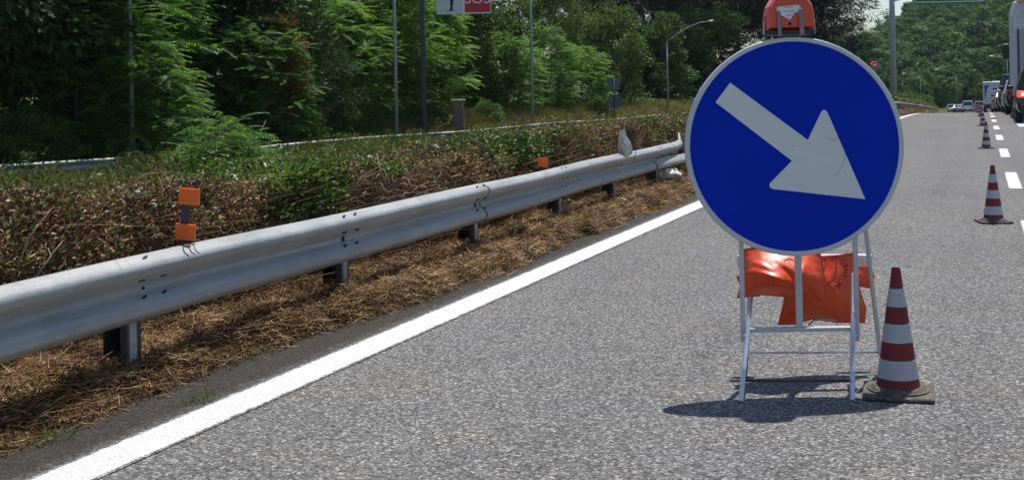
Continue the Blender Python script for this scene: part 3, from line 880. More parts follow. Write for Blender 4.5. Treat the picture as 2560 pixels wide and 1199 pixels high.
# handle on the lower edge of the hanging bag
mb = MB(); mb.tube([W(2022, 812, 5.52), W(2034, 800, 5.48), (W(2060, 797, 5.47)), W(2088, 800, 5.48), W(2092, 808, 5.52)], 0.004, 8)
hd = mb.build('handle', paint('grey_plastic_handle', (0.35, 0.3, 0.28), 0.5), bagB, True)

# lettering on the hanging bag: laid on its surface
from mathutils.bvhtree import BVHTree
def glyph(ch, size):
    cu = bpy.data.curves.new('glyph', 'FONT'); cu.body = ch; cu.size = size; cu.align_x = 'CENTER'; cu.align_y = 'CENTER'
    to = bpy.data.objects.new('glyph', cu); COL.objects.link(to)
    dg = bpy.context.evaluated_depsgraph_get(); dg.update()
    me = bpy.data.meshes.new_from_object(to.evaluated_get(dg))
    bpy.data.objects.remove(to)
    return me
def surf_of(o):
    me = o.data
    return BVHTree.FromPolygons([v.co + o.location for v in me.vertices], [tuple(p.vertices) for p in me.polygons])
bvB = surf_of(bagB)
def on_bag(px, py):
    e = Vector((0, 0, EYE)); d = (W(px, py, 5.0) - e).normalized()
    h = bvB.ray_cast(e, d)
    p = h[0] if h[0] is not None else W(px, py, 5.22)
    return p - d * 0.003
cpx, cpy, rad = 2020, 655, 92
mb = MB()
for k, ch in enumerate('\u00b7 ANTONI'):
    if ch == ' ': continue
    ang = R(5 + 8.4 * (k - 2))
    gx, gy = cpx + rad * math.cos(ang) + 4, cpy + rad * math.sin(ang)
    me = glyph(ch, 17)
    rot = ang + math.pi / 2
    vs = []
    for v in me.vertices:
        # letters read down the arc, feet toward the centre
        lx, ly = v.co.x, v.co.y
        vs.append(on_bag(gx + lx * math.cos(rot) + ly * math.sin(rot), gy + lx * math.sin(rot) - ly * math.cos(rot)))
    mb.add(vs, [tuple(p.vertices) for p in me.polygons])
    bpy.data.meshes.remove(me)
mb.build('lettering', MT['ink'], bagB)
mb = MB()
for rr, a0, a1 in ((72, -12, 78), (44, -12, 60)):
    pts = [on_bag(cpx + rr * math.cos(R(a)), cpy + rr * math.sin(R(a))) for a in np.linspace(a0, a1, 24)]
    mb.tube(pts, 0.0016, 5)
mb.build('printed_ring', MT['ink'], bagB)
mb = MB(); bvB = surf_of(bagA)
mb.tube([on_bag(1973 + 12 * math.cos(t), 655 - 9 * math.sin(t)) for t in np.linspace(0.2, 3.0, 14)], 0.0012, 5)
mb.build('printed_ring', MT['ink'], bagA)

# ------------------------------------------------------------------ cones
def make_cone():
    base = G(2246, 985); base.z = 0
    co = empty('traffic_cone', base, 'large red and white striped cone beside the sign stand', 'traffic cone', 'striped cones along the closed lane')
    k = 5.14 / F_PX; s = k / 3.24
    H = [(78, 35), (237, 55), (382, 80), (517, 98), (665, 120), (803, 139), (955, 161), (1030, 174)]
    yb = 1030
    pr = [((yb - y) * s + 0.036, w * s) for y, w in H]      # (height, radius) from the top down
    def band(a, b, off, nm, mat, lip=True):
        (z1, r1), (z0, r0) = pr[a], pr[b]
        q = MB(); r1 += off; r0 += off
        q.lathe([(r0 - 0.004, z0 + .0005), (r0, z0 + .0005), (r1, z1 - .0005), (r1 - 0.004, z1 - .0005)], base, 40)
        q.build(nm, mat, co, True, 35)
    # red body all the way, sleeves proud of it
    q = MB(); prf_ = [(r, z) for z, r in pr[::-1]]
    top = prf_[-1]
    prf_ += [(top[0] - 0.004, top[1] + 0.002), (top[0] - 0.008, top[1] - 0.004), (top[0] - 0.009, top[1] - 0.06)]
    q.lathe(prf_, base, 40); q.build('body', MT['cone_red'], co, True, 35)
    for a, b in ((1, 2), (3, 4), (5, 6)): band(a, b, 0.0018, 'reflective_band', MT['cone_white'])
    q = MB(); m = Matrix.Rotation(R(3.5), 3, 'Z')
    q.box(base + Vector((0, 0, 0.011)), (0.285, 0.285, 0.019), m, 0.005)
    q.lathe([(0.128, 0.0195), (0.126, 0.028), (0.118, 0.0300), (0.112, 0.027), (0.108, 0.032), (0.098, 0.040), (0.085, 0.0415)], base, 40)
    q.build('base', MT['rubber'], co, True, 30)
    return co, base
cone, cbase = make_cone()
spots = [((2484, 556), 'clean striped cone standing alone, second nearest, beside the dashed line'),
         ((2466, 371), 'striped cone, third along the dashed line, left of the white dashes'),
         ((2457, 315), 'striped cone, fourth nearest, just behind the third cone'),
         ((2452, 290), 'striped cone, fifth nearest, short of the motorhome')]
pos = [G(*p) for p, _ in spots]; lab = [l for _, l in spots]
for yy, xx, l in ((63.5, -0.16, 'tiny striped cone, sixth nearest, at the road crest'), (75.5, -0.30, 'tiny striped cone, seventh nearest, past the crest left of the motorhome'), (88, -0.5, 'tiniest striped cone, farthest of the row')):
    pos.append(Vector((xx, yy, 0))); lab.append(l)
for p, l in zip(pos, lab):
    c = copy_tree(cone); c.location = (p.x, p.y, float(prof(p.y)) + 0.002)
    c.rotation_euler = (0, 0, random.uniform(-.2, .2))
    c['label'] = l

# ------------------------------------------------------------------ vegetation building blocks
def ZL(px, off):
    rel = math.atan((CX - px) / F_PX); tot = rel + YAW
    y = (25.24 + off) / (math.tan(tot) + 0.085)
    return y / math.cos(tot) * math.cos(rel)
def unit(v):
    return v / np.maximum(np.linalg.norm(v, axis=-1, keepdims=True), 1e-9)
def leaf_quads(P, L, Wd, rng, up=0.5, D=None, curl=0.15, N0=None):
    """one diamond leaf per point; up = how much leaf faces look upward"""
    n = len(P)
    L = np.broadcast_to(L, (n,)) * rng.uniform(0.7, 1.25, n); Wd = np.broadcast_to(Wd, (n,)) * rng.uniform(0.75, 1.2, n)
    if D is None:
        D = rng.normal(size=(n, 3)); D[:, 2] *= 0.7
    D = unit(D + rng.normal(size=(n, 3)) * 0.25)
    Nn = rng.normal(size=(n, 3)) + np.array([0, 0, up * 2.5])
    if N0 is not None: Nn = rng.normal(size=(n, 3)) * 0.45 + N0 * 1.4; D = unit(np.cross(Nn, rng.normal(size=(n, 3))))
    S = unit(np.cross(D, Nn)); Nn = np.cross(S, D)
    Lc = L[:, None]; Wc = Wd[:, None]
    v0 = P; v1 = P + D * Lc * 0.45 + S * Wc * 0.5 + Nn * Wc * curl; v2 = P + D * Lc - Nn * Lc * 0.12; v3 = P + D * Lc * 0.45 - S * Wc * 0.5 + Nn * Wc * curl
    V = np.stack([v0, v1, v2, v3], 1).reshape(-1, 3)
    return V, np.arange(4 * n).reshape(n, 4)
def merge(parts):
    Vs = []; Qs = []; o = 0
    for V, Q in parts:
        Vs.append(V); Qs.append(Q + o); o += len(V)
    return np.concatenate(Vs), np.concatenate(Qs)
def blades(P, L, w, rng, lean=0.3, flat=False, yaw=None, seg=2):
    """thin curved blades; flat = lying on the ground"""
    n = len(P); L = np.broadcast_to(L, (n,)) * rng.uniform(0.5, 1.4, n); w = np.broadcast_to(w, (n,)) * rng.uniform(0.6, 1.4, n)
    a = rng.uniform(0, 2 * np.pi, n) if yaw is None else yaw
    H = np.stack([np.cos(a), np.sin(a), np.zeros(n)], -1)
    if flat:
        el = rng.normal(0.10, 0.22, n)
        D = np.stack([np.cos(a) * np.cos(el), np.sin(a) * np.cos(el), np.sin(el)], -1)
        bendv = rng.normal(size=(n, 3)) * 0.25; bendv[:, 2] -= 0.1
        S = unit(np.cross(D, rng.normal(size=(n, 3)) * 0.5 + np.array([0, 0, 1.0])))
    else:
        ln = np.abs(rng.normal(0, lean, n)) + 0.05
        D = unit(H * ln[:, None] + np.array([0, 0, 1.0])); bendv = H * (ln * 1.2)[:, None] + np.array([0, 0, -0.25])
        S = unit(np.cross(D, rng.normal(size=(n, 3))))
    rows = []
    for k in range(seg + 1):
        t = k / seg
        c = P + D * (L * t)[:, None] + bendv * (L * t * t * 0.6)[:, None]
        ww = (w * (1 - 0.75 * t) * 0.5)[:, None]
        rows += [c - S * ww, c + S * ww]
    V = np.stack(rows, 1); m = V.shape[1]
    q = []
    for k in range(seg):
        q.append([2 * k, 2 * k + 1, 2 * k + 3, 2 * k + 2])
    q = np.array(q)
    Q = (np.arange(n)[:, None, None] * m + q[None]).reshape(-1, 4)
    return V.reshape(-1, 3), Q
# pinnate leaf template along +x, unit length
def pinnate_template():
    T = []; Fq = []
    def zc(x): return 0.10 * x - 0.34 * x * x
    xs_ = np.linspace(0, 1, 5)
    for x in xs_:
        T += [(x, -0.006, zc(x)), (x, 0.006, zc(x))]
    for k in range(4): Fq.append((2 * k, 2 * k + 1, 2 * k + 3, 2 * k + 2))
    for k in range(10):
        x = 0.17 + 0.80 * k / 9.0
        ln = 0.23 * (1 - 0.55 * abs(k / 9.0 - 0.4)); wd = 0.066
        for s in (-1, 1):
            d = Vector((0.35, s * 0.93, -0.25)).normalized(); t = Vector((1, 0, -0.3)).normalized()
            p = Vector((x, 0, zc(x)))
            b = len(T)
            T += [tuple(p), tuple(p + d * ln * 0.4 + t * wd * 0.5), tuple(p + d * ln + Vector((0, 0, -0.03))), tuple(p + d * ln * 0.4 - t * wd * 0.5)]
            Fq.append((b, b + 1, b + 2, b + 3))
    b = len(T); p = Vector((1, 0, zc(1))); d = Vector((0.9, 0, -.5)).normalized()
    T += [tuple(p), tuple(p + d * .06 + Vector((0, .025, 0))), tuple(p + d * 0.15), tuple(p + d * .06 - Vector((0, .025, 0)))]
    Fq.append((b, b + 1, b + 2, b + 3))
    return np.array(T), np.array(Fq)
PT, PF = pinnate_template()
def pinnate(P, yaw, pitch, L, rng):
    n = len(P); roll = rng.normal(0, 0.2, n)
    cy_, sy_, cp, sp = np.cos(yaw), np.sin(yaw), np.cos(pitch), np.sin(pitch)
    X_ = np.stack([cy_ * cp, sy_ * cp, sp], -1)
    Y_ = np.stack([-sy_, cy_, np.zeros(n)], -1)
    Z_ = np.cross(X_, Y_)
    Y2 = Y_ * np.cos(roll)[:, None] + Z_ * np.sin(roll)[:, None]; Z2 = np.cross(X_, Y2)
    Rm = np.stack([X_, Y2, Z2], 1)     # rows
    V = np.einsum('tk,nkj->ntj', PT, Rm) * L[:, None, None] + P[:, None]
    Q = (np.arange(n)[:, None, None] * len(PT) + PF[None]).reshape(-1, 4)
    return V.reshape(-1, 3), Q

def limbs(mb, H, tips, r0, rng, stems=1, spread=0.5):
    """tapered trunk(s) with limbs running out to some of the tips"""
    for s in range(stems):
        a = rng.uniform(0, 6.28); off = Vector((math.cos(a), math.sin(a), 0)) * (spread * s * 0.5)
        p = [off * 0.3]
        for k in range(1, 7):
            t = k / 6
            p.append(Vector((off.x * (0.3 + t), off.y * (0.3 + t), H * 0.86 * t)) + Vector(rng.normal(0, 0.06 * H * 0.25, 3)) * t)
        rr = [r0 * (1.25 if k == 0 else 1 - 0.85 * k / 6) * (1 if s == 0 else .7) for k in range(7)]
        mb.tube(p, rr, 8)
        for tip in tips[s::stems]:
            tz = max(0.12 * H, min(tip[2] - 0.25 * math.hypot(tip[0], tip[1]) - 0.3, H * 0.8))
            k = min(5, int(tz / (H * 0.86) * 6)); f = tz / (H * 0.86) * 6 - k
            b = p[k].lerp(p[k + 1], max(0, min(1, f)))
            tv = Vector(tip); mid = b.lerp(tv, 0.5) + Vector((0, 0, 0.06 * (tv - b).length))
            rb = max(0.012, rr[k] * 0.42)
            mb.tube([b, mid, tv], [rb, rb * 0.6, 0.008], 5, False)
PROTO = {}
def ailanthus_proto(key, H, Rr, nw, seed, zmin=0.4, Lf=0.95):
    rng = np.random.default_rng(seed); mbp = []
    z = zmin + (H - zmin) * rng.uniform(0, 1, nw) ** 0.9
    prof_r = Rr * (0.55 + 0.45 * np.sin(np.pi * np.clip(z / H, 0, 1) ** 0.8)) * np.clip((H - z) / (0.25 * H) + 0.35, 0, 1)
    a = rng.uniform(0, 2 * np.pi, nw); r = prof_r * rng.uniform(0.25, 1.0, nw) ** 0.5
    C = np.stack([r * np.cos(a), r * np.sin(a), z], -1)
    P = []; Yw = []; Pt = []; L = []
    for i in range(nw):
        n = rng.integers(7, 12)
        y0 = rng.uniform(0, 6.28)
        for k in range(n):
            yw = y0 + k * 2.4 + rng.normal(0, 0.2)
            out = math.cos(yw - a[i])
            if out < -0.55 and rng.random() < 0.7: continue
            P.append(C[i] + np.array([0, 0, -0.05 * k * 0.4])); Yw.append(yw)
            Pt.append(rng.normal(0.22, 0.22) - 0.02 * k); L.append(Lf * rng.uniform(0.6, 1.1))
    V, Q = pinnate(np.array(P), np.array(Yw), np.array(Pt), np.array(L), rng)
    cr = np_mesh('crown', V, Q, MT['lf_ail'])
    mb = MB(); limbs(mb, H, [tuple(c) for c in C[:: max(1, nw // 18)]], 0.07, rng, 3, 1.2)
    o = mb.build('trunk', MT['palebark'], None, True); tm = o.data; bpy.data.objects.remove(o)
    PROTO[key] = (cr, tm)
def cloud_proto(key, H, Rr, zlo, ncl, per, leaf, wid, seed, mat, flat=0.6, rcl=0.7, up=0.4, bark='bark', shell=0.55, taper=0.2, dome=False, r0=0.16, lump=0.35):
    rng = np.random.default_rng(seed)
    u = unit(rng.normal(size=(ncl, 3))); rad = rng.uniform(shell, 1.0, ncl) ** 0.7
    # lumpy ellipsoid
    lum = 1 + lump * np.array([math.sin(3 * math.atan2(a[1], a[0]) + seed) * math.cos(2.3 * a[2] + seed) for a in u])
    C = u * (rad * lum)[:, None]
    zc = (H + zlo) / 2; hz = (H - zlo) / 2
    zz = zc + C[:, 2] * hz
    tp = 1 - taper * np.clip((zz - zc) / hz, -1, 1)
    C = np.stack([C[:, 0] * Rr * tp, C[:, 1] * Rr * tp, zz], -1)
    rc = rcl * rng.uniform(0.6, 1.35, ncl)
    idx = np.repeat(np.arange(ncl), per)
    off = rng.normal(size=(ncl * per, 3)); off = unit(off) * (rng.uniform(0.2, 1, (ncl * per, 1)) ** 0.45)
    off[:, 2] *= flat
    P = C[idx] + off * rc[idx][:, None]
    D = off + np.array([0, 0, -0.15]) + u[idx] * 0.5
    V, Q = leaf_quads(P, leaf, wid, rng, up, D, 0.15, unit(off + u[idx] * 0.6 + np.array([0, 0, 0.2])) if dome else None)
    cr = np_mesh('crown', V, Q, mat)
    mb = MB(); limbs(mb, H, [tuple(c) for c in C[:: max(1, ncl // 26)]], r0, rng, 1)
    o = mb.build('trunk', MT[bark], None, True); tm = o.data; bpy.data.objects.remove(o)
    PROTO[key] = (cr, tm)

ailanthus_proto('ail1', 9.0, 2.9, 270, 21)
ailanthus_proto('ail2', 7.2, 2.6, 230, 22)
ailanthus_proto('ail3', 5.0, 2.1, 150, 23, 0.3, 0.85)
ailanthus_proto('sapling', 1.6, 0.65, 24, 24, 0.3, 0.6)
cloud_proto('broad1', 9.5, 3.2, 0.6, 120, 190, 0.20, 0.13, 31, MT['lf_broad'])
cloud_proto('broad2', 8.0, 2.6, 0.3, 100, 190, 0.19, 0.12, 32, MT['lf_broad'], 0.7, 0.6)
cloud_proto('dark1', 11.0, 3.8, 0.2, 150, 150, 0.26, 0.16, 33, MT['lf_dark'], 0.6, 0.9, shell=0.3)
cloud_proto('dark2', 9.0, 3.4, 0.2, 130, 150, 0.26, 0.16, 34, MT['lf_dark'], 0.6, 0.85, shell=0.3)
cloud_proto('olive1', 10.5, 3.0, 1.0, 120, 210, 0.17, 0.09, 35, MT['lf_olive'], 0.8, 0.75, up=0.2)
cloud_proto('olive2', 7.5, 2.4, 0.6, 95, 200, 0.17, 0.09, 36, MT['lf_olive'], 0.8, 0.65, up=0.2)
cloud_proto('pine1', 17, 6.5, 8.0, 170, 150, 0.5, 0.07, 37, MT['lf_pine'], 0.45, 1.25, up=0.2, shell=0.2, r0=0.32)
cloud_proto('pine2', 15, 5.5, 5.0, 170, 150, 0.5, 0.07, 38, MT['lf_pine'], 0.55, 1.2, up=0.2, shell=0.2, r0=0.3)
cloud_proto('soft', 6.5, 1.7, 0.5, 80, 260, 0.20, 0.022, 39, MT['lf_soft'], 0.8, 0.5, up=0.2, taper=0.5)
cloud_proto('rusty', 5.2, 0.75, 1.0, 60, 190, 0.13, 0.05, 40, MT['lf_rust'], 0.9, 0.38, up=0.1)
cloud_proto('shrub', 2.0, 1.3, 0.0, 60, 150, 0.11, 0.06, 41, MT['lf_broad'], 0.7, 0.4, r0=0.05)
cloud_proto('bush', 2.2, 2.0, 0.0, 50, 90, 0.3, 0.2, 42, MT['lf_bush'], 0.7, 0.6, r0=0.06)
for k, sd_ in enumerate((51, 52, 53)):
    cloud_proto('hill%d' % k, 8.5 + k, 4.6, 0.5, 60, 95, 0.46, 0.32, sd_, MT['lf_hill'], 0.75, 1.25, r0=0.2, shell=0.8, dome=True)

def tree(kind, px, Z, sc, label, cat='tree', group=None, name=None, dz=0.0, sx=1.0, py=250):
    p = W(px, py, Z); z = gz(p.x, p.y) - 0.05 + dz
    nm = name or {'ail': 'ailanthus_tree', 'bro': 'broadleaf_tree', 'dar': 'evergreen_tree', 'oli': 'robinia_tree', 'pin': 'pine_tree', 'sof': 'conifer_tree',
                  'rus': 'dead_tree', 'shr': 'shrub', 'bus': 'bush', 'hil': 'broadleaf_tree', 'sap': 'sapling'}[kind[:3]]
    e = empty(nm, (p.x, p.y, z), label, cat, group, random.uniform(0, 6.28))
    e.scale = (sc * sx, sc * sx, sc)
    cr, tm = PROTO[kind]
    link('crown', cr, e); link('trunk', tm, e)
    return e

# ---- the wood on the left, left to right
T = tree
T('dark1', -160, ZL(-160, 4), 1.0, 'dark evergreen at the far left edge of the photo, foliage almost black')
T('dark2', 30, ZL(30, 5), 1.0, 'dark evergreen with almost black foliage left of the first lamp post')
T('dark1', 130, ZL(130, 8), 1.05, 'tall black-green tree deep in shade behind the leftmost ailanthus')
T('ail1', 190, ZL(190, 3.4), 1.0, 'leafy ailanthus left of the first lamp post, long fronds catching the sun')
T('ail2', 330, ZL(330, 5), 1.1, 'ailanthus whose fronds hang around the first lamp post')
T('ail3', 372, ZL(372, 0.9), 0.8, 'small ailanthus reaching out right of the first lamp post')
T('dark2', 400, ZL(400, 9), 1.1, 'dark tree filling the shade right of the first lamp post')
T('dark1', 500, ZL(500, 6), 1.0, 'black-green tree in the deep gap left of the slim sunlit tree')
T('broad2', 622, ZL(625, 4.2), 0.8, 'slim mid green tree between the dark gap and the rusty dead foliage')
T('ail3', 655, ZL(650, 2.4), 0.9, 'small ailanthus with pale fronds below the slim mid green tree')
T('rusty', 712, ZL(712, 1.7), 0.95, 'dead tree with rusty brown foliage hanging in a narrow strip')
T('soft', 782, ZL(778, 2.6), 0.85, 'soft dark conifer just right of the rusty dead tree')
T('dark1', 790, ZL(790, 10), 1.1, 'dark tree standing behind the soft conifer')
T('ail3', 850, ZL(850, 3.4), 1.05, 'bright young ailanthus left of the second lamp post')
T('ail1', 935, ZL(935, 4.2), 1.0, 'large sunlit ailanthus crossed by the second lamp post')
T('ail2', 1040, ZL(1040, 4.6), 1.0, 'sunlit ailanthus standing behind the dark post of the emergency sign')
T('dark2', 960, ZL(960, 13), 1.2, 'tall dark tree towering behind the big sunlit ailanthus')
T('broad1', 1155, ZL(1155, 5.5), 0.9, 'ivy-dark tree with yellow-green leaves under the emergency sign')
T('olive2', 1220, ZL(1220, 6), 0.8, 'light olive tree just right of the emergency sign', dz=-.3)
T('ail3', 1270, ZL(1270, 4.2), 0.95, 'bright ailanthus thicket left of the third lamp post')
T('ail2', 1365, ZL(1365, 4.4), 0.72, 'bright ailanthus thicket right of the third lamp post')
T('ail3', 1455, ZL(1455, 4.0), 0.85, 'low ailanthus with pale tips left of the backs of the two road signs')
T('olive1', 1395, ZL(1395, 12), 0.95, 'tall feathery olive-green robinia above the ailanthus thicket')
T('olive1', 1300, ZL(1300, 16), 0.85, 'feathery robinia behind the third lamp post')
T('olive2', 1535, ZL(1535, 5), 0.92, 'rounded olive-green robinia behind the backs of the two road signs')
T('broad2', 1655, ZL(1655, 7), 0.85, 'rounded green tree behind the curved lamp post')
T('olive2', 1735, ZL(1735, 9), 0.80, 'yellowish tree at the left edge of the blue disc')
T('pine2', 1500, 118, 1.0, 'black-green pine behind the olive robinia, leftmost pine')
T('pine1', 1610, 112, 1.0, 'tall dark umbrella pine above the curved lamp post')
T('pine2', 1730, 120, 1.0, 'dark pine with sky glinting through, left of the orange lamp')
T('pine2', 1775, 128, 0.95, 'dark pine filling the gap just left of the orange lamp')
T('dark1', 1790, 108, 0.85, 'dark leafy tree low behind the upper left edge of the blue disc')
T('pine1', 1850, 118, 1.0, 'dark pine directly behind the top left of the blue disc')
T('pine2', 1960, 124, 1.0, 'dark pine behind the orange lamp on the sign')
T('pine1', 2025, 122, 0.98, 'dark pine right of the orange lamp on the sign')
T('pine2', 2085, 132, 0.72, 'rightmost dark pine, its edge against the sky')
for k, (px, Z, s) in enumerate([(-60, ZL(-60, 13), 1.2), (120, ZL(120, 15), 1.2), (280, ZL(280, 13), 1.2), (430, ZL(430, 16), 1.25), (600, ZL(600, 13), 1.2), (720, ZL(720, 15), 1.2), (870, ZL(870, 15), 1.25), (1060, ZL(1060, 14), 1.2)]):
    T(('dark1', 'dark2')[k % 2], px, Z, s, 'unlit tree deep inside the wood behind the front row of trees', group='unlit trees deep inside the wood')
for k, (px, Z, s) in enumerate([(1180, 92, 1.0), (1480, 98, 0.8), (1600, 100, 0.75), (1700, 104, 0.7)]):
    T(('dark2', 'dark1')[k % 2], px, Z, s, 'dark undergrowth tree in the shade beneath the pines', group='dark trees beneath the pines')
# low plants at the wood's edge
T('sapling', 562, 30.5, 1.25, 'waist-high fern-like ailanthus sapling in front of the weathered guard rail', 'sapling', dz=.1)
T('sapling', 618, 31.5, 0.95, 'smaller ailanthus sapling touching the right side of the tall sapling', 'sapling')
T('sapling', 475, 31.5, 0.85, 'small pale sapling left of the tall sapling', 'sapling')
for k, (px, Z, s, l) in enumerate([(60, ZL(60, 2), .8, 'low dark shrub at the bottom left of the wood'), (440, ZL(440, 2.2), .75, 'leafy shrub right of the foot of the first lamp post'),
        (690, ZL(690, 2.2), .62, 'pale leafy shrub below the rusty dead tree'), (760, ZL(760, 2.2), .62, 'pale leafy shrub below the soft conifer'), (880, ZL(880, 2.4), .7, 'low shrub left of the foot of the second lamp post'),
        (1095, ZL(1095, 2.4), .7, 'low shrub left of the small metal cabinet'), (1220, ZL(1220, 2.4), .6, 'low shrub right of the small metal cabinet'), (1490, ZL(1490, 2.4), .7, 'low shrub at the foot of the two road signs seen from behind')]):
    T('shrub', px, Z, s, l, 'shrub')

# ---- the far hill wood: one mass
rng = np.random.default_rng(77)
hill_pts = []
tries = 0
while len(hill_pts) < 380 and tries < 9000:
    tries += 1
    px = rng.uniform(2080, 2640); Z = rng.uniform(232, 470)
    p = W(px, 230, Z)
    if all((p.x - q[0]) ** 2 + (p.y - q[1]) ** 2 > 4.9 ** 2 for q in hill_pts):
        hill_pts.append((p.x, p.y))
# join into a single stuff mesh
parts_V = []; parts_Q = []; off = 0
src = []
for k in range(3):
    me = PROTO['hill%d' % k][0]
    a = np.zeros(len(me.vertices) * 3, dtype=np.float32); me.vertices.foreach_get('co', a)
    src.append(a.reshape(-1, 3))
for k, (x, y) in enumerate(hill_pts):
    A = src[k % 3]; s = rng.uniform(0.5, 0.95); t = rng.uniform(0, 6.28)
    n4 = len(A) // 4
    if y > 330:
        keep = rng.random(n4) < 0.7
        A = A.reshape(n4, 4, 3)[keep].reshape(-1, 3)
    Rz = np.array([[math.cos(t), -math.sin(t), 0], [math.sin(t), math.cos(t), 0], [0, 0, 1]])
    V = A @ Rz.T * s + np.array([x, y, gz(x, y) - 0.3])
    parts_V.append(V); parts_Q.append(np.arange(len(V)).reshape(-1, 4) + off); off += len(V)
o = link('hillside_wood', np_mesh('hillside_wood', np.concatenate(parts_V), np.concatenate(parts_Q), MT['lf_hill']))
tag(o, 'dense green wood covering the hill at the far right', 'wood', kind='stuff')
# individual trees and bushes in front of the hill
for px, Z, s, kd, l in [(2140, 165, .62, 'hill1', 'small tree by the sky gap, left of the tall gantry pole'), (2185, 190, .72, 'hill0', 'dark rounded tree left of the gantry pole'),
        (2250, 250, .75, 'hill2', 'tree right behind the gantry pole'), (2330, 262, 1.1, 'hill0', 'dark tree behind the second distant lamp arm'), (2415, 262, 1.2, 'hill1', 'bright green tree left of the motorhome'),
        (2475, 262, 1.2, 'hill2', 'dark tree directly above the motorhome'), (2525, 255, 1.2, 'hill0', 'light green tree beside the truck'), (2590, 170, 1.1, 'hill1', 'tall tree hidden behind the truck')]:
    T(kd, px, Z, s, l)
for k, (px, Z, s) in enumerate([(2215, 120, .9), (2245, 128, .9), (2262, 138, .9), (2280, 152, .9), (2296, 165, .9), (2405, 244, 1.6), (2440, 246, 1.7), (2475, 240, 1.5), (2340, 238, 1.7), (2372, 242, 1.7), (2500, 238, 1.6), (2545, 236, 1.6)]):
    T('bush', px, Z, s, ('bright green roadside bush beyond the far guard rail' if k < 5 else 'dull green bush on the bank behind the distant cars'), 'bush', 'bushes beyond the far guard rail' if k < 5 else 'bushes behind the distant cars')

# ------------------------------------------------------------------ hedge
def hedge_points(n, y0, y1, rng, near=True):
    y = rng.uniform(y0, y1, n)
    xf, xb_ = -4.02, -5.0
    cx = (xf + xb_) / 2; hw = (xf - xb_) / 2
    # box with rounded top, denser on the surface
    t = rng.uniform(-1, 1, n); zf = rng.uniform(0.0, 1.0, n)
    face = rng.random(n)
    lat = np.where(face < 0.5, 1 - np.abs(rng.normal(0, 0.13, n)), t)
    top = (face >= 0.5)
    zf = np.where(top, 1 - np.abs(rng.normal(0, 0.10, n)), zf ** 0.8)
    lump = 0.16 * fbm(y * 1.3, y * 0 + 3) + 0.12 * fbm(y * 3.3, lat * 2.0)
    lumpx = 0.28 * fbm(y * 1.7, zf * 3 + 9) + 0.10 * fbm(y * 6, zf * 8)
    H = 0.79 + lump * 1.1 + 0.06 * smooth01((y - 6) / 8)
    x = cx + lat * hw * (1 - 0.22 * zf ** 3) + lumpx * np.sign(lat) * (np.abs(lat) > .5)
    gx = 0.08
    z = gx + zf * (H - gx)
    return np.stack([x + bend(y), y, z + prof(y)], -1), lat, zf
def hedge(name, label, y0, y1, dens, lf, seed, ntw):
    rng = np.random.default_rng(seed)
    e = empty(name, (-4.5, y0, 0.05), label, 'hedge')
    off = np.array([-4.5, y0, 0.05])
    n = int((y1 - y0) * dens)
    P, lat, zf = hedge_points(n, y0, y1, rng)
    # bare hollow where the branches were broken
    hol = np.exp(-((P[:, 1] - 8.15) / 0.85) ** 2) * smooth01((P[:, 0] + 4.45) / 0.15) * smooth01((0.78 - P[:, 2]) / 0.15)
    kp = rng.random(n) > hol * 1.1
    P, lat, zf = P[kp], lat[kp], zf[kp]; n = len(P)
    # greenness: patches plus more green on top
    gn = fbm(P[:, 1] * 0.55 + 4, P[:, 2] * 1.3 + 2) * 2.2 + 0.30 * (zf - 0.6) + rng.normal(0, 0.20, n)
    gn += 0.42 * smooth01((P[:, 1] - 8) / 8) - 0.70 - 0.25 * smooth01((6.2 - P[:, 1]) / 1.5)
    for cy0, cz0, sy, sz, am in ((6.95, 0.72, 0.65, 0.40, 1.2), (8.2, 0.8, 0.6, 0.35, 0.7), (5.35, 0.62, 0.35, 0.22, 0.55), (12.8, 0.6, 0.8, 0.5, 0.7), (11.0, 0.75, 1.4, 0.3, 0.45), (9.6, 0.45, 0.9, 0.5, -0.7)):
        gn += am * np.exp(-((P[:, 1] - cy0) / sy) ** 2 - ((P[:, 2] - cz0) / sz) ** 2)
    green = (gn > 0.12) | (rng.random(n) < 0.05)
    sprig = rng.random(n) < 0.05
    P[sprig, 2] += np.abs(rng.normal(0, 0.07, sprig.sum())) * (zf[sprig] > 0.6); P[sprig, 0] += rng.normal(0, 0.06, sprig.sum())
    pale = (~green) & (rng.random(n) < 0.09)
    dry = (~green) & (~pale)
    D = rng.normal(size=(n, 3)); D[:, 2] = np.abs(D[:, 2]) * 0.9; D[:, 0] += 0.4 * np.sign(lat)
    for nm, msk, ml, L, w in (('dry_foliage', dry, 'hg_dry', lf * 0.8, lf * 0.26), ('green_foliage', green, 'hg_green', lf * 1.15, lf * 0.36), ('pale_foliage', pale, 'hg_pale', lf * 0.9, lf * 0.36)):
        if msk.sum() == 0: continue
        V, Q = leaf_quads(P[msk] - off, L, w, rng, 0.25, D[msk], 0.3)
        link(nm, np_mesh(nm, V, Q, MT[ml]), e)
    # inner mass of twigs
    Pt, la, zt = hedge_points(ntw, y0, y1, rng)
    Pt[:, 0] = -4.5 + (Pt[:, 0] + 4.5 - bend(Pt[:, 1])) * rng.uniform(0.4, 0.95, ntw) + bend(Pt[:, 1]); Pt[:, 2] = (Pt[:, 2] - prof(Pt[:, 1])) * rng.uniform(0.15, 0.85, ntw) + prof(Pt[:, 1])
    V, Q = blades(Pt - off, 0.26, 0.007 if y0 < 20 else 0.02, rng, 0.75)
    link('twigs', np_mesh('twigs', V, Q, MT['twig']), e)
    return e
hedge('hedge', 'half dried clipped hedge, brown with green patches, behind the near guard rail', 2.2, 26.0, 10500, 0.042, 61, 70000)
hedge('hedge', 'distant stretch of the brown and green hedge right of the blue sign', 26.0, 160.0, 700, 0.15, 62, 24000)

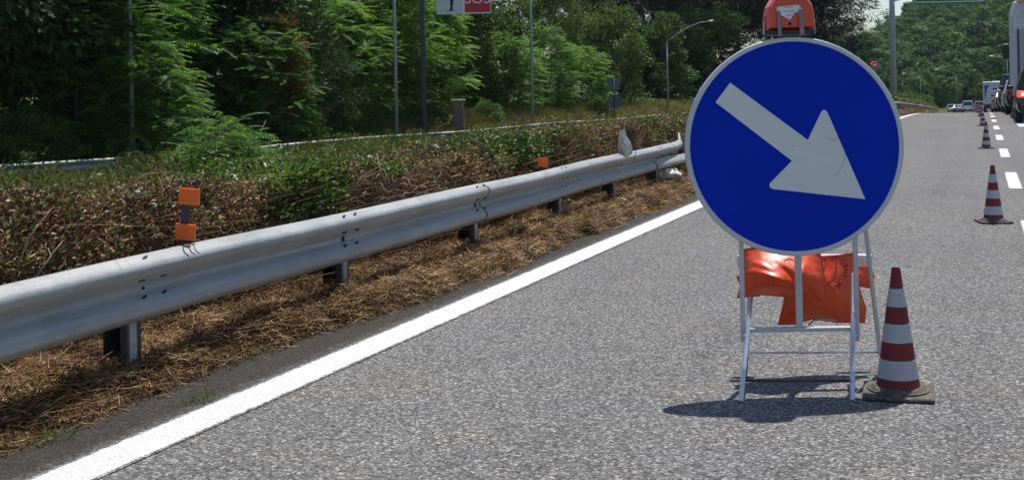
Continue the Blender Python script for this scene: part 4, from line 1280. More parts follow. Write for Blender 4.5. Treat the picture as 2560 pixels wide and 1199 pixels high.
# broken branch heap in the hedge
def branch_heap():
    cx0, cy0, z0 = -4.06, 8.15, 0.08
    e = empty('dead_bush', (cx0, cy0, z0), 'heap of broken bare brown branches in the hedge behind the guard rail', 'dead bush')
    rng = random.Random(4); mb = MB()
    for k in range(230):
        a = rng.uniform(0, 6.28); el = abs(rng.gauss(0.35, 0.45))
        L = rng.uniform(0.10, 0.34)
        b = Vector((cx0 + rng.gauss(0, .13), cy0 + rng.gauss(0, .55), z0 + rng.uniform(0.2, 0.58)))
        d = Vector((math.cos(a) * math.cos(el), math.sin(a) * math.cos(el), math.sin(el)))
        mid = b + d * L * .5 + Vector((rng.gauss(0, .015), rng.gauss(0, .015), rng.gauss(0, .015)))
        tip = b + d * L + Vector((0, 0, -.03))
        if max(b.x, tip.x) > -3.72: continue
        r = rng.uniform(0.002, 0.006) * (1.7 if k < 14 else 1)
        mb.tube([b, mid, tip], [r, r * .8, r * .3], 5)
    tag(mb.build('branches', MT['deadwood'], e, True), kind='stuff')
branch_heap()
# loose twigs poking out over the rail
mb = MB(); rg = random.Random(9)
for (px, py, qx, qy, Z) in [(30, 705, 130, 520, 5.0), (85, 700, 120, 620, 5.05), (90, 690, 155, 605, 5.1), (1150, 490, 1240, 440, 9.4), (1585, 400, 1615, 330, 13.6), (980, 480, 1060, 400, 8.6), (880, 490, 960, 420, 8.3), (310, 470, 430, 430, 5.9), (1000, 520, 1090, 470, 8.6)]:
    a, b = W(px, py, Z), W(qx, qy, Z + .1); m_ = a.lerp(b, .5) + Vector((rg.gauss(0, .02), rg.gauss(0, .02), .03))
    mb.tube([a, m_, b], [.005, .004, .002], 5)
o = mb.build('loose_twigs', MT['deadwood'], None, True); tag(o, 'thin bare twigs sticking out of the hedge', 'twigs', kind='stuff')

# ------------------------------------------------------------------ straw and grass
def scatter(n, x0, x1, y0, y1, rng, pw=1.0):
    return rng.uniform(x0, x1, n), y0 + (y1 - y0) * rng.random(n) ** pw
rng = np.random.default_rng(81)
x, y = scatter(240000, -4.35, -3.12, 2.6, 19.0, rng, 1.7)
den = fbm(x * 1.7 + 5, y * 1.1) * 2.0 + rng.normal(0, 0.16, len(x)) + 1.25 * smooth01((-3.34 + 0.17 * smooth01((y - 4.8) / 2.5) + 0.25 * fbm(y * 0.9, y * 0 + 2.0) - x) / 0.20) - 0.66
k = den > 0.0
x, y = x[k], y[k]
pile = np.clip(fbm(x * 6 + 3, y * 5, 3) + 0.12, 0, 1) * 0.22
P = np.stack([x, y, ground(x, y) + rng.uniform(0, 1, len(x)) * (0.015 + pile)], -1)
V1 = blades(P, 0.075 + 0.002 * P[:, 1], 0.0028 + 0.00035 * P[:, 1], rng, flat=True)
x, y = scatter(26000, -4.3, -3.45, 2.6, 17, rng, 1.4)
P = np.stack([x, y, ground(x, y)], -1); V2 = blades(P, 0.09, 0.004, rng, 0.9)
x, y = scatter(50000, -4.3, -3.34, 2.6, 17, rng, 1.5)
kk = rng.random(len(x)) < smooth01((-3.30 - x) / 0.3) * 0.9 + 0.05; x, y = x[kk], y[kk]
P = np.stack([x, y, ground(x, y) + rng.uniform(0.005, .05, len(x))], -1); VL, QL = leaf_quads(P, 0.026, 0.013, rng, 0.8)
o = link('leaf_litter', np_mesh('leaf_litter', VL, QL, MT['litter'])); tag(o, 'brown dead leaves and bits mixed into the straw', 'leaf litter', kind='stuff')
V, Q = merge([V1, V2])
o = link('straw', np_mesh('straw', V, Q, MT['straw'])); tag(o, 'loose golden straw and dead grass under the guard rail', 'straw', kind='stuff')
# farther verge, coarse
x, y = scatter(16000, -4.6, -3.3, 19, 120, rng, 1.6)
P = np.stack([x + bend(y), y, ground(x + bend(y), y)], -1); V, Q = blades(P, 0.22, 0.02, rng, 1.0)
o = link('straw', np_mesh('far_straw', V, Q, MT['straw'])); tag(o, 'dry grass verge below the far guard rail', 'straw', kind='stuff')
# tiny weed tufts on the dirty asphalt
for k, (px, py, lab_) in enumerate([(1205, 675, 'small green weed tuft on the asphalt, left of the white line midway'), (1330, 632, 'tiny green weed tuft farther up the asphalt edge'), (640, 885, 'faint weed tuft at the straw edge'),
                        (145, 1090, 'small green weed tuft at the bottom left corner'), (500, 1000, 'sparse weed tuft at the asphalt edge'), (1270, 645, 'flat weed tuft beside the tiny one')]):
    c = G(px, py, 0.01); n = 55
    P = np.stack([c.x + rng.normal(0, .035, n), c.y + rng.normal(0, .05, n), np.full(n, 0.004)], -1)
    V, Q = blades(P - np.array([c.x, c.y, 0]), 0.05, 0.004, rng, 0.9)
    o = link('weed', np_mesh('weed', V, Q, MT['grass']), None, (c.x, c.y, 0)); tag(o, lab_, 'weed', 'weed tufts at the asphalt edge')
# grass on the slope beyond the hedge
x, y = scatter(110000, -23.2, -5.3, 10, 90, rng, 1.5)
gm = fbm(x * 0.35, y * 0.3) + rng.normal(0, 0.12, len(x))
ok = ~((x > -19.0 + fbm(y * .5, y * .1) * 2) & (x < -14.6 + fbm(y * .4, y * .2 + 4) * 2.5)) & (rng.random(len(x)) < 1 - smooth01((y - 40) / 14))
x, y, gm = x[ok], y[ok], gm[ok]
P = np.stack([x, y, ground(x, y)], -1); s = 0.3 + 0.8 * np.clip(gm + 0.3, 0, 1)
V, Q = blades(P, s, 0.022, rng, 0.45); o = link('grass', np_mesh('grass', V, Q, MT['grass'])); tag(o, 'tall green roadside grass beyond the hedge', 'grass', kind='stuff')
# tall weeds along the weathered rail
x, y = scatter(40000, -24.0, -21.2, 14, 90, rng, 1.3)
x = x + 0.085 * (y - 24) + 0.1
gm = fbm(x * 0.5 + 9, y * 0.33 + 5); k = gm + rng.normal(0, .08, len(x)) > -0.12; x, y, gm = x[k], y[k], gm[k]
P = np.stack([x, y, ground(x, y)], -1); V, Q = blades(P, 0.5 + 1.6 * np.clip(gm, 0, .5), 0.03, rng, 0.4)
o = link('grass', np_mesh('weeds', V, Q, MT['grass'])); tag(o, 'tall weeds growing in front of the weathered guard rail', 'grass', kind='stuff')
cl = []
for k in range(120):
    yc = 13 + 62 * rng.random() ** 1.4; xc = -23.2 + 0.085 * (yc - 24) + rng.uniform(0.5, 9) * (1 if k % 3 else .35); n = 230
    r_ = rng.uniform(.35, .9); hc = rng.uniform(.25, 0.8) * (1 if k % 5 else 1.4)
    t_ = rng.random(n)
    cl.append(np.stack([xc + rng.normal(0, r_ * .6, n) * (1.1 - t_ * .6), yc + rng.normal(0, r_ * .6, n) * (1.1 - t_ * .6), float(ground(np.array([xc]), np.array([yc]))[0]) + t_ * hc], -1))
P = np.concatenate(cl); V, Q = leaf_quads(P, 0.15, 0.05, rng, 0.1, np.stack([rng.normal(size=len(P)), rng.normal(size=len(P)), np.abs(rng.normal(size=len(P))) + .5], -1))
o = link('weeds', np_mesh('leafy_weeds', V, Q, MT['lf_weed'])); tag(o, 'leafy roadside weeds between the hedge and the weathered guard rail', 'weeds', kind='stuff')
cl = []
for k in range(75):
    yc = 13 + 50 * rng.random() ** 1.2; xc = -23.2 + 0.085 * (yc - 24) + rng.uniform(0.25, 0.9); n = 260
    r_ = rng.uniform(.3, .8); hc = rng.uniform(.55, 1.0); t_ = rng.random(n)
    cl.append(np.stack([xc + rng.normal(0, .16, n), yc + rng.normal(0, r_, n) * (1.1 - t_ * .6), float(ground(np.array([xc]), np.array([yc]))[0]) + t_ * hc], -1))
P = np.concatenate(cl); V, Q = leaf_quads(P, 0.13, 0.035, rng, 0.1, np.stack([rng.normal(size=len(P)), rng.normal(size=len(P)), np.abs(rng.normal(size=len(P))) + .5], -1))
o = link('weeds', np_mesh('rail_weeds', V, Q, MT['grass'])); tag(o, 'bushy weeds overgrowing the face of the weathered guard rail', 'weeds', kind='stuff')
# pale dry meadow
x, y = scatter(42000, -25.5, -6.5, 44, 125, rng, 1.0)
P = np.stack([x, y, ground(x, y)], -1); V, Q = blades(P, 0.62, 0.035, rng, 0.5)
o = link('grass', np_mesh('meadow', V, Q, MT['drygrass'])); tag(o, 'pale dry meadow grass in front of the bright ailanthus thicket', 'grass', kind='stuff')
x, y = scatter(46000, -28.5, -24.0, 44, 112, rng, 1.0)
x = x + 0.085 * (y - 24)
P = np.stack([x, y, ground(x, y)], -1); V, Q = blades(P, 0.62, 0.04, rng, 0.5)
o = link('grass', np_mesh('bank_meadow', V, Q, MT['drygrass'])); tag(o, 'tan dry grass beyond the weathered guard rail around the metal cabinet', 'grass', kind='stuff')
# undergrowth on the bank
x, y = scatter(70000, -31, -24.6, 12, 110, rng, 1.2)
kk = (x < -28.2) | (y < 45); x, y = x[kk], y[kk]
x = x + 0.085 * (y - 24)
hh = 0.35 + 1.0 * np.clip(fbm(x * 0.4 + 2, y * 0.4 + 7) + 0.35, 0, 1)
P = np.stack([x, y, ground(x, y) + hh * rng.uniform(0, 1, len(x)) ** .6], -1)
V, Q = leaf_quads(P, 0.16, 0.10, rng, 0.5)
o = link('undergrowth', np_mesh('undergrowth', V, Q, MT['lf_broad'])); tag(o, 'low leafy undergrowth along the foot of the wood', 'undergrowth', kind='stuff')

# ------------------------------------------------------------------ litter
def crumple(name, label, cat, c, sx_, sz_, seed, mat, rough=0.3, drop=0):
    rg = np.random.default_rng(seed); nu, nv = 14, 12
    u = np.linspace(0, 1, nu)[:, None]; v = np.linspace(0, 1, nv)[None, :]
    wv = 0.55 + 0.45 * np.sin(np.pi * np.clip(v * 0.9 + 0.1, 0, 1)); 
    xx = (u - 0.5) * sx_ * wv * (1 + 0.2 * fbm(v * 4 + seed, u * 2)); zz = (1 - v) * sz_ + 0 * u
    dd = rough * sx_ * (fbm(u * 5 + seed, v * 5 + seed * .3, 4) * 2 + 0.5 * np.sin(np.pi * u) * np.sin(np.pi * v))
    C = np.array(c)
    V = C + xx[..., None] * np.array(RIGHT) + zz[..., None] * np.array([0, 0, 1]) - dd[..., None] * np.array(FWD)
    V2 = V + 0.35 * rough * sx_ * np.sin(np.pi * u)[..., None] * np.sin(np.pi * v)[..., None] * np.array(FWD) + 0.002 * np.array(FWD)
    N = nu * nv; i = np.arange(N).reshape(nu, nv)
    loop = np.concatenate([i[:, 0], i[-1, 1:], i[-2::-1, -1], i[0, -2:0:-1]]); nx = np.roll(loop, -1)
    q = gridq(nu, nv)
    me = np_mesh(name, np.concatenate([V.reshape(-1, 3), V2.reshape(-1, 3)]) - C, np.concatenate([q, q[:, ::-1] + N, np.stack([loop, nx, nx + N, loop + N], -1)]), mat, False)
    o = link(name, me, None, tuple(c)); tag(o, label, cat); return o
SP = coons([(1550, 322), (1556, 325), (1561, 316)], [(1552, 388), (1563, 396), (1581, 384)], [(1550, 322), (1546, 343), (1545, 368), (1552, 388)], [(1561, 316), (1566, 340), (1576, 352), (1582, 370), (1581, 384)], 16, 18)
po, _, _ = bag('plastic_bag', 'torn pale plastic sheet snagged upright in the hedge above the guard rail', SP, 13.6, 0.03, [(0.5, 0.4, 1.0, 0.3, 0.06, 0.03), (0.3, 0.7, 1.3, 0.3, 0.05, 0.03)], 12)
po.data.materials[0] = MT['plastic']; po['category'] = 'plastic bag'; del po['group']
crumple('plastic_bag', 'crumpled pale plastic bag on the verge under the rail end', 'plastic bag', G(1664, 468, 0.06), 0.40, 0.24, 5, MT['plastic'], 0.5)
crumple('litter', 'small bright white paper scrap in the straw left of the plastic bag', 'litter', G(1580, 476, 0.06), 0.15, 0.09, 6, MT['plastic'], 0.5)
crumple('litter', 'white paper scrap in the straw under the near guard rail', 'litter', G(622, 765, 0.08), 0.05, 0.045, 7, MT['plastic'], 0.5)
crumple('dead_leaf', 'large pale grey leaf lodged in the hedge left of the double reflector', 'leaf', W(347, 492, 5.35), 0.05, 0.03, 8, MT['hg_pale'], 0.5)

# ------------------------------------------------------------------ poles and signs beyond the hedge
def lamp_post(px, Z, H, label, arm=None, r=0.085, hs=1.0):
    p = W(px, 250, Z); z0 = gz(p.x, p.y)
    e = empty('lamp_post', (p.x, p.y, z0), label, 'lamp post')
    mb = MB(); mb.tube([(p.x, p.y, z0 - .3), (p.x, p.y, z0 + H * .5), (p.x, p.y, z0 + H)], [r, r * .85, r * .6], 12); mb.build('pole', MT['pole'], e, True)
    top = Vector((p.x, p.y, z0 + H))
    arm = arm or (1.9, 0.55, 1)
    L, rise, sgn = arm
    d = RIGHT * sgn
    pts = [top + d * (L * t) + UP * (rise * math.sin(t * math.pi / 2)) for t in (0, .12, .3, .55, .8, 1)]
    mb = MB(); mb.tube(pts, [r * .6, r * .5, r * .42, r * .4, r * .38, r * .36], 8); mb.build('arm', MT['pole'], e, True)
    mb = MB(); a = pts[-1]; dd = (pts[-1] - pts[-2]).normalized(); b = a + dd * 0.62 * hs
    mb.tube([a, a.lerp(b, .25), a.lerp(b, .7), b], [0.05 * hs, 0.11 * hs, 0.10 * hs, 0.03 * hs], 10); mb.build('lamp_head', MT['lamphead'], e, True)
    return e
MT['lamphead'] = paint('pale_lamp_housing', (0.62, 0.64, 0.62), 0.45, 0.1, 0.05, 4)
lamp_post(329, ZL(329, 1.0), 9.5, 'tall grey lamp post at the left, ailanthus fronds around it', r=0.07)
lamp_post(990, ZL(990, 1.0), 9.5, 'tall grey lamp post crossing the big sunlit ailanthus', r=0.082)
lamp_post(1331, ZL(1331, 1.0), 9.5, 'tall grey lamp post in front of the bright ailanthus thicket', r=0.085)
e = lamp_post(1670, ZL(1670, 2.0), 5.2, 'slender lamp post with curved arm reaching right, before the dark pines', arm=(2.9, 1.35, 1), r=0.065, hs=0.6)
for px, py, Z, L, l in ((1586, 139, 118, 0.8, 'lamp post mostly hidden among the pines, white head showing'), (2222, 193, 235, 3.0, 'distant lamp post whose arm shows just right of the blue disc'),
                  (2302, 196, 215, 2.6, 'distant lamp post, arm reaching left, nearer the gantry pole'), (2392, 187, 195, 2.8, 'distant lamp post above the far cars, arm reaching left'), (2520, 151, 150, 1.6, 'distant lamp post partly hidden by the truck, arm reaching left')):
    p = W(px, py, Z); z0 = gz(p.x, p.y)
    lamp_post(px, Z, p.z - z0, l, arm=(L, L * 0.32, 1 if px < 1700 else -1), r=0.05)

# emergency phone sign
def sos():
    Z = ZL(1058, 1.0); k = Z / F_PX
    p = W(1060, 250, Z); z0 = gz(p.x, p.y)
    e = empty('emergency_sign', (p.x, p.y, z0), 'white and red SOS sign on a dark post above the trees', 'road sign')
    top = W(1058, -75, Z)
    mb = MB(); mb.beam(Vector((p.x, p.y, z0 - .2)), Vector((p.x, p.y, top.z)), 0.20, 0.16, FWD); mb.build('post', MT['darkpole'], e)
    m = Matrix((RIGHT, UP, -FWD)).transposed(); c = W(1160, 0, Z - 0.12)
    # tilt the panel like the photo: its bottom edge climbs to the right
    m = Matrix.Rotation(R(0.2), 3, FWD) @ m
    def Q(px, py):
        a, b = px - 1160, py
        return ((a * math.cos(ROLL) - b * math.sin(ROLL)) * k, -(a * math.sin(ROLL) + b * math.cos(ROLL)) * k)
    def rect(x0, y0, x1, y1): return [Q(x0, y1), Q(x1, y1), Q(x1, y0), Q(x0, y0)]
    mb = MB(); mb.prism([Q(1092, 37), Q(1228, 33), Q(1226, -62), Q(1090, -58)], m, c, -0.05, 0.0); mb.build('panel', MT['soswhite2'], e)
    mb = MB(); mb.prism([Q(1093, 36), Q(1157, 34), Q(1156, -58), Q(1092, -56)], m, c, 0.002, 0.006); mb.build('white_field', MT['soswhite'], e)
    mb = MB(); mb.prism([Q(1162, 32), Q(1226, 30), Q(1225, -60), Q(1161, -58)], m, c, 0.002, 0.006); mb.build('red_field', MT['sosred'], e)
    # column pictogram with its foot
    mb = MB()
    mb.prism([Q(1115, 28.5), Q(1137, 27), Q(1136, 25.5), Q(1132, 25.5), Q(1131, 20), Q(1134, 0), Q(1137, -22), Q(1134, -36), Q(1122, -36), Q(1121, -22), Q(1125, 0), Q(1126, 20), Q(1124, 26), Q(1116, 27)][::1], m, c, 0.006, 0.009)
    mb.build('pictogram', MT['slot'], e)
    me = glyph('SOS', 30 * k * 1.25)
    vs = [m @ Vector((v.co.x, v.co.y, 0.009)) + c + RIGHT * Q(1193.5, 0)[0] + UP * Q(1193, -2.5)[1] for v in me.vertices]
    mb = MB(); mb.add(vs, [tuple(q.vertices) for q in me.polygons]); mb.build('lettering', MT['soswhite2'], e)
    mb = MB(); mb.beam(W(1058, -10, Z + .02), W(1100, -10, Z + .0), 0.06, 0.06, UP); mb.beam(W(1058, -48, Z + .02), W(1100, -48, Z), 0.06, 0.06, UP); mb.build('bracket', MT['darkpole'], e)
sos()
# metal cabinet
def cabinet():
    Z = ZL(1146, 0.8); k = Z / F_PX; p = W(1146, 282, Z); z0 = gz(p.x, p.y)
    e = empty('metal_cabinet', (p.x, p.y, z0), 'small faded brown metal cabinet with pale cap below the emergency sign', 'cabinet')
    m = Matrix((RIGHT, FWD, UP)).transposed(); top = W(1146, 252, Z).z
    mb = MB(); mb.box((p.x, p.y, (z0 + top) / 2 - .1), (28 * k, .45, top - z0 + .2), m, .02); mb.build('body', MT['rustbox'], e)
    mb = MB(); mb.box((p.x, p.y, top + .03), (35 * k, .55, .07), m, .01); mb.build('cap', MT['boxtop'], e)
    mb = MB(); mb.box(Vector((p.x, p.y, (z0 + top) / 2)) - FWD * .228, (22 * k, .01, (top - z0) * .7), m); mb.build('door', MT['rustbox2'], e)
MT['rustbox2'] = paint('cabinet_door', (0.16, 0.12, 0.11), 0.7, 0.1, 0.25, 6)
cabinet()
p = W(1709, 278, 90); z0 = gz(p.x, p.y)
e = empty('marker_board', (p.x, p.y, z0), 'little grey board on legs just left of the blue disc', 'sign'); q = MB()
zt = W(1709, 253, 90).z; m = Matrix((RIGHT, FWD, UP)).transposed()
q.box((p.x, p.y, zt - .15), (.34, .04, .3), m); q.build('board', MT['signgrey'], e); q = MB()
for s in (-.12, .12): q.tube([Vector((p.x, p.y, z0 - .1)) + RIGHT * s, Vector((p.x, p.y, zt)) + RIGHT * s + FWD * .04], .02, 6)
q.build('leg', MT['galv_dark'], e)
# give way sign and round sign from behind
def backs():
    Z = ZL(1537, 0.0); k = Z / F_PX; p = W(1537, 290, Z); z0 = gz(p.x, p.y)
    e = empty('road_sign', (p.x, p.y, z0), 'inverted triangle over a round sign, seen from behind in shade', 'road sign')
    m = Matrix((RIGHT, UP, -FWD)).transposed(); c = W(1537, 230, Z)
    mb = MB(); mb.tube([(p.x, p.y, z0 - .2), (p.x, p.y, W(1535, 197, Z).z)], .04, 10); mb.build('pole', MT['galv_dark'], e, True)
    def Q(px, py): return ((px - 1537) * k, -(py - 230) * k)
    mb = MB(); mb.prism([Q(1539, 233), Q(1556, 201), Q(1553, 197), Q(1518, 197), Q(1515, 201), Q(1533, 233)][::1], m, c - FWD * -.06, -.01, .01); mb.build('triangular_plate', MT['signgrey'], e)
    mb = MB(); mb.lathe([(18 * k, -.01), (18 * k, .01)], c + UP * Q(0, 254)[1] + FWD * .06, 32, m); mb.build('round_plate', MT['signgrey'], e)
    for y in (205, 222, 246, 262):
        mb = MB(); q = c + UP * Q(0, y)[1]; mb.box(q + FWD * .02, (.12, .1, .04), Matrix((RIGHT, FWD, UP)).transposed()); mb.build('clamp', MT['galv_dark'], e)
backs()
# gantry with green sign at the top right
def gantry():
    Z = 72.0; p = W(2234, 225, Z); z0 = gz(p.x, p.y)
    e = empty('sign_gantry', (p.x, p.y, z0), 'grey cantilever pole carrying the green motorway sign at the top right', 'sign gantry')
    H = W(2230, -70, Z).z
    mb = MB(); mb.tube([(p.x, p.y, z0 - .5), (p.x, p.y, (z0 + H) / 2), (p.x, p.y, H)], [.20, .175, .15], 14); mb.build('pole', MT['pole'], e, True)
    a = W(2232, -30, Z); b = W(2400, -35, Z)
    for dz in (0, -.9):
        mb = MB(); mb.tube([Vector((p.x, p.y, a.z + .9 + dz)), Vector((b.x, b.y, a.z + .9 + dz))], .09, 10); mb.build('arm', MT['pole'], e, True)
    mb = MB(); mb.tube([W(2236, 2, Z), W(2258, -3, Z - .2)], .05, 8); mb.build('bracket', MT['pole'], e, True)
    k = Z / F_PX; m = Matrix((RIGHT, UP, -FWD)).transposed(); c = W(2373, 0, Z - .35)
    def rr(x0, y0, x1, y1, r=5):
        out = []
        for cx_, cy_, a0 in ((x1 - r, y1 - r, 0), (x0 + r, y1 - r, 90), (x0 + r, y0 + r, 180), (x1 - r, y0 + r, 270)):
            for s in range(5):
                t = R(a0 + s * 22.5); out.append(((cx_ + r * math.cos(t)) * k, (cy_ + r * math.sin(t)) * k))
        return out
    mb = MB(); mb.prism(rr(-91, -8.5, 90, 110, 7), m, c, -.06, 0); mb.build('sign_back', MT['signgrey'], e)
    mb = MB(); mb.prism(rr(-90.5, -8, 89.5, 109, 7), m, c, 0.002, .006); mb.build('green_panel', MT['signgreen'], e)
    mb = MB(); mb.prism(rr(-88.5, -5.8, 87.5, 107, 6), m, c, .006, .009); mb.build('white_border', MT['soswhite2'], e)
    mb = MB(); mb.prism(rr(-86.3, -3.6, 85.3, 105, 5), m, c, .009, .012); mb.build('green_field', MT['signgreen'], e)
gantry()

# ------------------------------------------------------------------ vehicles
def carpaint(nm, col, rough=0.25): return paint(nm, col, rough, 0.3, 0.03, 2, coat=0.6)
MT['glass'] = paint('dark_car_glass', (0.015, 0.02, 0.025), 0.06, 0, 0.05, 2, spec=0.9)
MT['tyre'] = paint('tyre_rubber', (0.02, 0.02, 0.02), 0.85, 0, 0.2, 8)
MT['wheelrim'] = paint('alloy_rim', (0.4, 0.4, 0.42), 0.35, 0.7, 0.05, 8)
MT['tail_off'] = paint('tail_lamp_red', (0.30, 0.01, 0.012), 0.2, 0, 0.05, 8, coat=0.5)
def emis(nm, col, st):
    m, nt, b = base_mat(nm); b.inputs['Base Color'].default_value = (*col, 1); b.inputs['Emission Color'].default_value = (*col, 1); b.inputs['Emission Strength'].default_value = st; return m
MT['tail_on'] = emis('lit_brake_lamp', (1.0, 0.03, 0.015), 2.6)
MT['tail_hot'] = emis('brake_lamp_bulb', (1.0, 0.35, 0.12), 6.0)
MT['plate'] = paint('number_plate', (0.6, 0.6, 0.58), 0.5, 0, 0.03, 8)

def make_car(kind, col, label, x, y, brake=False, rz=0.0, wid=None, glassy=None):
    """rear axle view; origin under the rear bumper, driving toward +y"""
    K = {'suv': dict(L=4.6, W=1.86, H=1.68, belt=1.05, roofr=.62, hood=1.0, rearz=.1, tail=.30, sill=.32),
         'hatch': dict(L=4.1, W=1.76, H=1.48, belt=.94, roofr=.60, hood=.85, rearz=.1, tail=.35, sill=.24),
         'sedan': dict(L=4.6, W=1.80, H=1.43, belt=.93, roofr=.60, hood=.85, rearz=.9, tail=.9, sill=.22),
         'van': dict(L=4.9, W=1.92, H=1.95, belt=1.15, roofr=.80, hood=1.1, rearz=.05, tail=.10, sill=.28)}[kind]
    e = empty('parked_car' if False else ('van' if kind == 'van' else 'car'), (x, y, float(prof(y)) + 0.005), label, 'van' if kind == 'van' else 'car', 'vehicles queueing beyond the cones')
    Lc, Wc, Hc, bz = K['L'], K['W'], K['H'], K['belt']; hw = Wc / 2
    paintm = MT.setdefault('car_%s' % str(col), carpaint('car_paint', col))
    def P(v): return Vector(v) + e.location
    # body below the belt
    sec = []
    st_ = [(0.0, .86, bz - .28, .38), (.05, .94, bz - .08, .30), (.22, .985, bz + .0, K['sill']), (.9, 1.0, bz + .0, K['sill']), (Lc * .5, 1.0, bz - .02, K['sill']),
           (Lc * .72, 1.0, bz - .03, K['sill']), (Lc * .86, .97, bz - .10, K['sill']), (Lc * .95, .90, bz - .20, .28), (Lc, .76, bz - .36, .36)]
    mb = MB(); vs = []; fs = []
    for yy, wf, zt, zb in st_:
        w = hw * wf
        vs += [P(q) for q in ((-w * .90, yy, zb), (-w, yy, zb + .14), (-w * 1.0, yy, (zb + zt) / 2 + .05), (-w * .95, yy, zt - .03), (-w * .88, yy, zt),
                              (w * .88, yy, zt), (w * .95, yy, zt - .03), (w * 1.0, yy, (zb + zt) / 2 + .05), (w, yy, zb + .14), (w * .90, yy, zb))]
    n = 10
    for i in range(len(st_) - 1):
        for j in range(n):
            jj = (j + 1) % n; fs.append((i * n + j, i * n + jj, (i + 1) * n + jj, (i + 1) * n + j))
    fs.append(tuple(range(n))[::-1]); fs.append(tuple(range((len(st_) - 1) * n, len(st_) * n)))
    mb.add(vs, fs); body = mb.build('body', paintm, e, True, 38)
    # greenhouse shell
    ry0, ry1 = .08 + K['rearz'] * .3, K['tail'] + .15
    fy1, fy0 = Lc * .52, Lc * .74
    mb = MB()
    b = [(-hw * .93, ry0, bz - .04), (hw * .93, ry0, bz - .04), (hw * .93, fy0, bz - .06), (-hw * .93, fy0, bz - .06)]
    t = [(-hw * .74, ry1, Hc), (hw * .74, ry1, Hc), (hw * .74, fy1, Hc), (-hw * .74, fy1, Hc)]
    t2 = [(-hw * .68, ry1 + .12, Hc + .03), (hw * .68, ry1 + .12, Hc + .03), (hw * .68, fy1 - .15, Hc + .03), (-hw * .68, fy1 - .15, Hc + .03)]
    vs = [P(q) for q in b + t + t2]
    fs = [(0, 1, 5, 4), (1, 2, 6, 5), (2, 3, 7, 6), (3, 0, 4, 7), (4, 5, 9, 8), (5, 6, 10, 9), (6, 7, 11, 10), (7, 4, 8, 11), (8, 9, 10, 11)]
    mb.add(vs, fs); mb.build('roof', paintm, e, True, 30)
    B = [Vector(q) for q in b]; Tt = [Vector(q) for q in t]
    def pane(i, j, u0, u1, v0, v1, nm):
        def at(u, v):
            lo = B[i].lerp(B[j], u); hi = Tt[i].lerp(Tt[j], u); return lo.lerp(hi, v)
        nrm = (B[j] - B[i]).cross(Tt[i] - B[i]).normalized()
        qs = [at(u0, v0), at(u1, v0), at(u1, v1), at(u0, v1)]
        q = MB(); q.add([P(a + nrm * .012) for a in qs] + [P(a + nrm * .002) for a in qs], [(0, 1, 2, 3), (4, 7, 6, 5), (0, 4, 5, 1), (1, 5, 6, 2), (2, 6, 7, 3), (3, 7, 4, 0)])
        q.build(nm, MT['glass'], e)
    pane(0, 1, .07, .93, .12, .90, 'rear_window'); pane(2, 3, .07, .93, .12, .92, 'windscreen')
    for i, j in ((1, 2), (3, 0)):
        for (a, c) in ((.06, .30), (.34, .60), (.64, .92)):
            if i == 3: a, c = 1 - c, 1 - a
            pane(i, j, a, c, .14, .90, 'side_window')
    # bumper, lamps, plate, mirrors, wheels
    mb = MB(); mb.box(P((0, -.03, .50)), (Wc * .90, .14, .24), None, .04); mb.build('bumper', paintm if kind != 'van' else MT['black_pl'], e)
    mb = MB(); mb.box(P((0, -.02, .36)), (Wc * .80, .12, .10), None, .02); mb.build('lower_bumper', MT['black_pl'], e)
    for s in (-1, 1):
        mb = MB(); mb.box(P((s * hw * .80, -.005 + .02, bz - .14)), (hw * .30, .10, .20), None, .02); l = mb.build('tail_lamp', MT['tail_on'] if brake else MT['tail_off'], e)
        if brake:
            q = MB(); q.lathe([(.055, -.005), (.055, .01)], P((s * hw * .78, -.045, bz - .14)), 12, Matrix(((1, 0, 0), (0, 0, 1), (0, -1, 0)))); bb = q.build('bulb', MT['tail_hot'], e); 
        mb = MB(); mb.box(P((s * (hw + .10), Lc * .64, bz + .06)), (.20, .10, .15), None, .03); mb.build('mirror', paintm if kind != 'suv' else MT['black_pl'], e)
        for yy in (.80, Lc - .88):
            mb = MB(); m90 = Matrix(((0, 0, 1), (0, 1, 0), (-1, 0, 0)))
            mb.lathe([(.20, -.10), (.30, -.11), (.335, -.08), (.335, .08), (.30, .11), (.20, .10)], P((s * (hw - .10), yy, .335)), 24, m90); w = mb.build('wheel', MT['tyre'], e, True, 40)
            mb = MB(); mb.lathe([(.19, -.112), (.19, .112)], P((s * (hw - .10), yy, .335)), 16, m90); rmm = mb.build('rim', MT['wheelrim'], e, True, 30)
    mb = MB(); mb.box(P((0, -.075 - .03, .56)), (.5, .01, .11)); mb.build('number_plate', MT['plate'], e)
    e.rotation_euler = (0, 0, rz)
    return e
def xat(px, Z): return W(px, 250, Z)
p = xat(2538, 38.0); make_car('suv', (0.012, 0.013, 0.016), 'black SUV with its brake lamp lit at the right edge', p.x + .95, p.y + .2, True)
p = xat(2514, 50.5); make_car('suv', (0.03, 0.033, 0.04), 'dark SUV ahead of the truck, second in the visible queue', p.x + .93, p.y)
p = xat(2503, 57); make_car('hatch', (0.42, 0.46, 0.50), 'silver-roofed hatchback halfway up the queue', p.x + .9, p.y)
p = xat(2495, 64); make_car('van', (0.035, 0.037, 0.042), 'dark people carrier right ahead of the silver-roofed hatchback', p.x + .95, p.y)
p = xat(2487, 74); make_car('sedan', (0.05, 0.055, 0.065), 'dark grey sedan, second behind the motorhome', p.x + .9, p.y)
p = xat(2477, 84); make_car('hatch', (0.30, 0.32, 0.34), 'grey hatchback right behind the motorhome', p.x + .9, p.y)
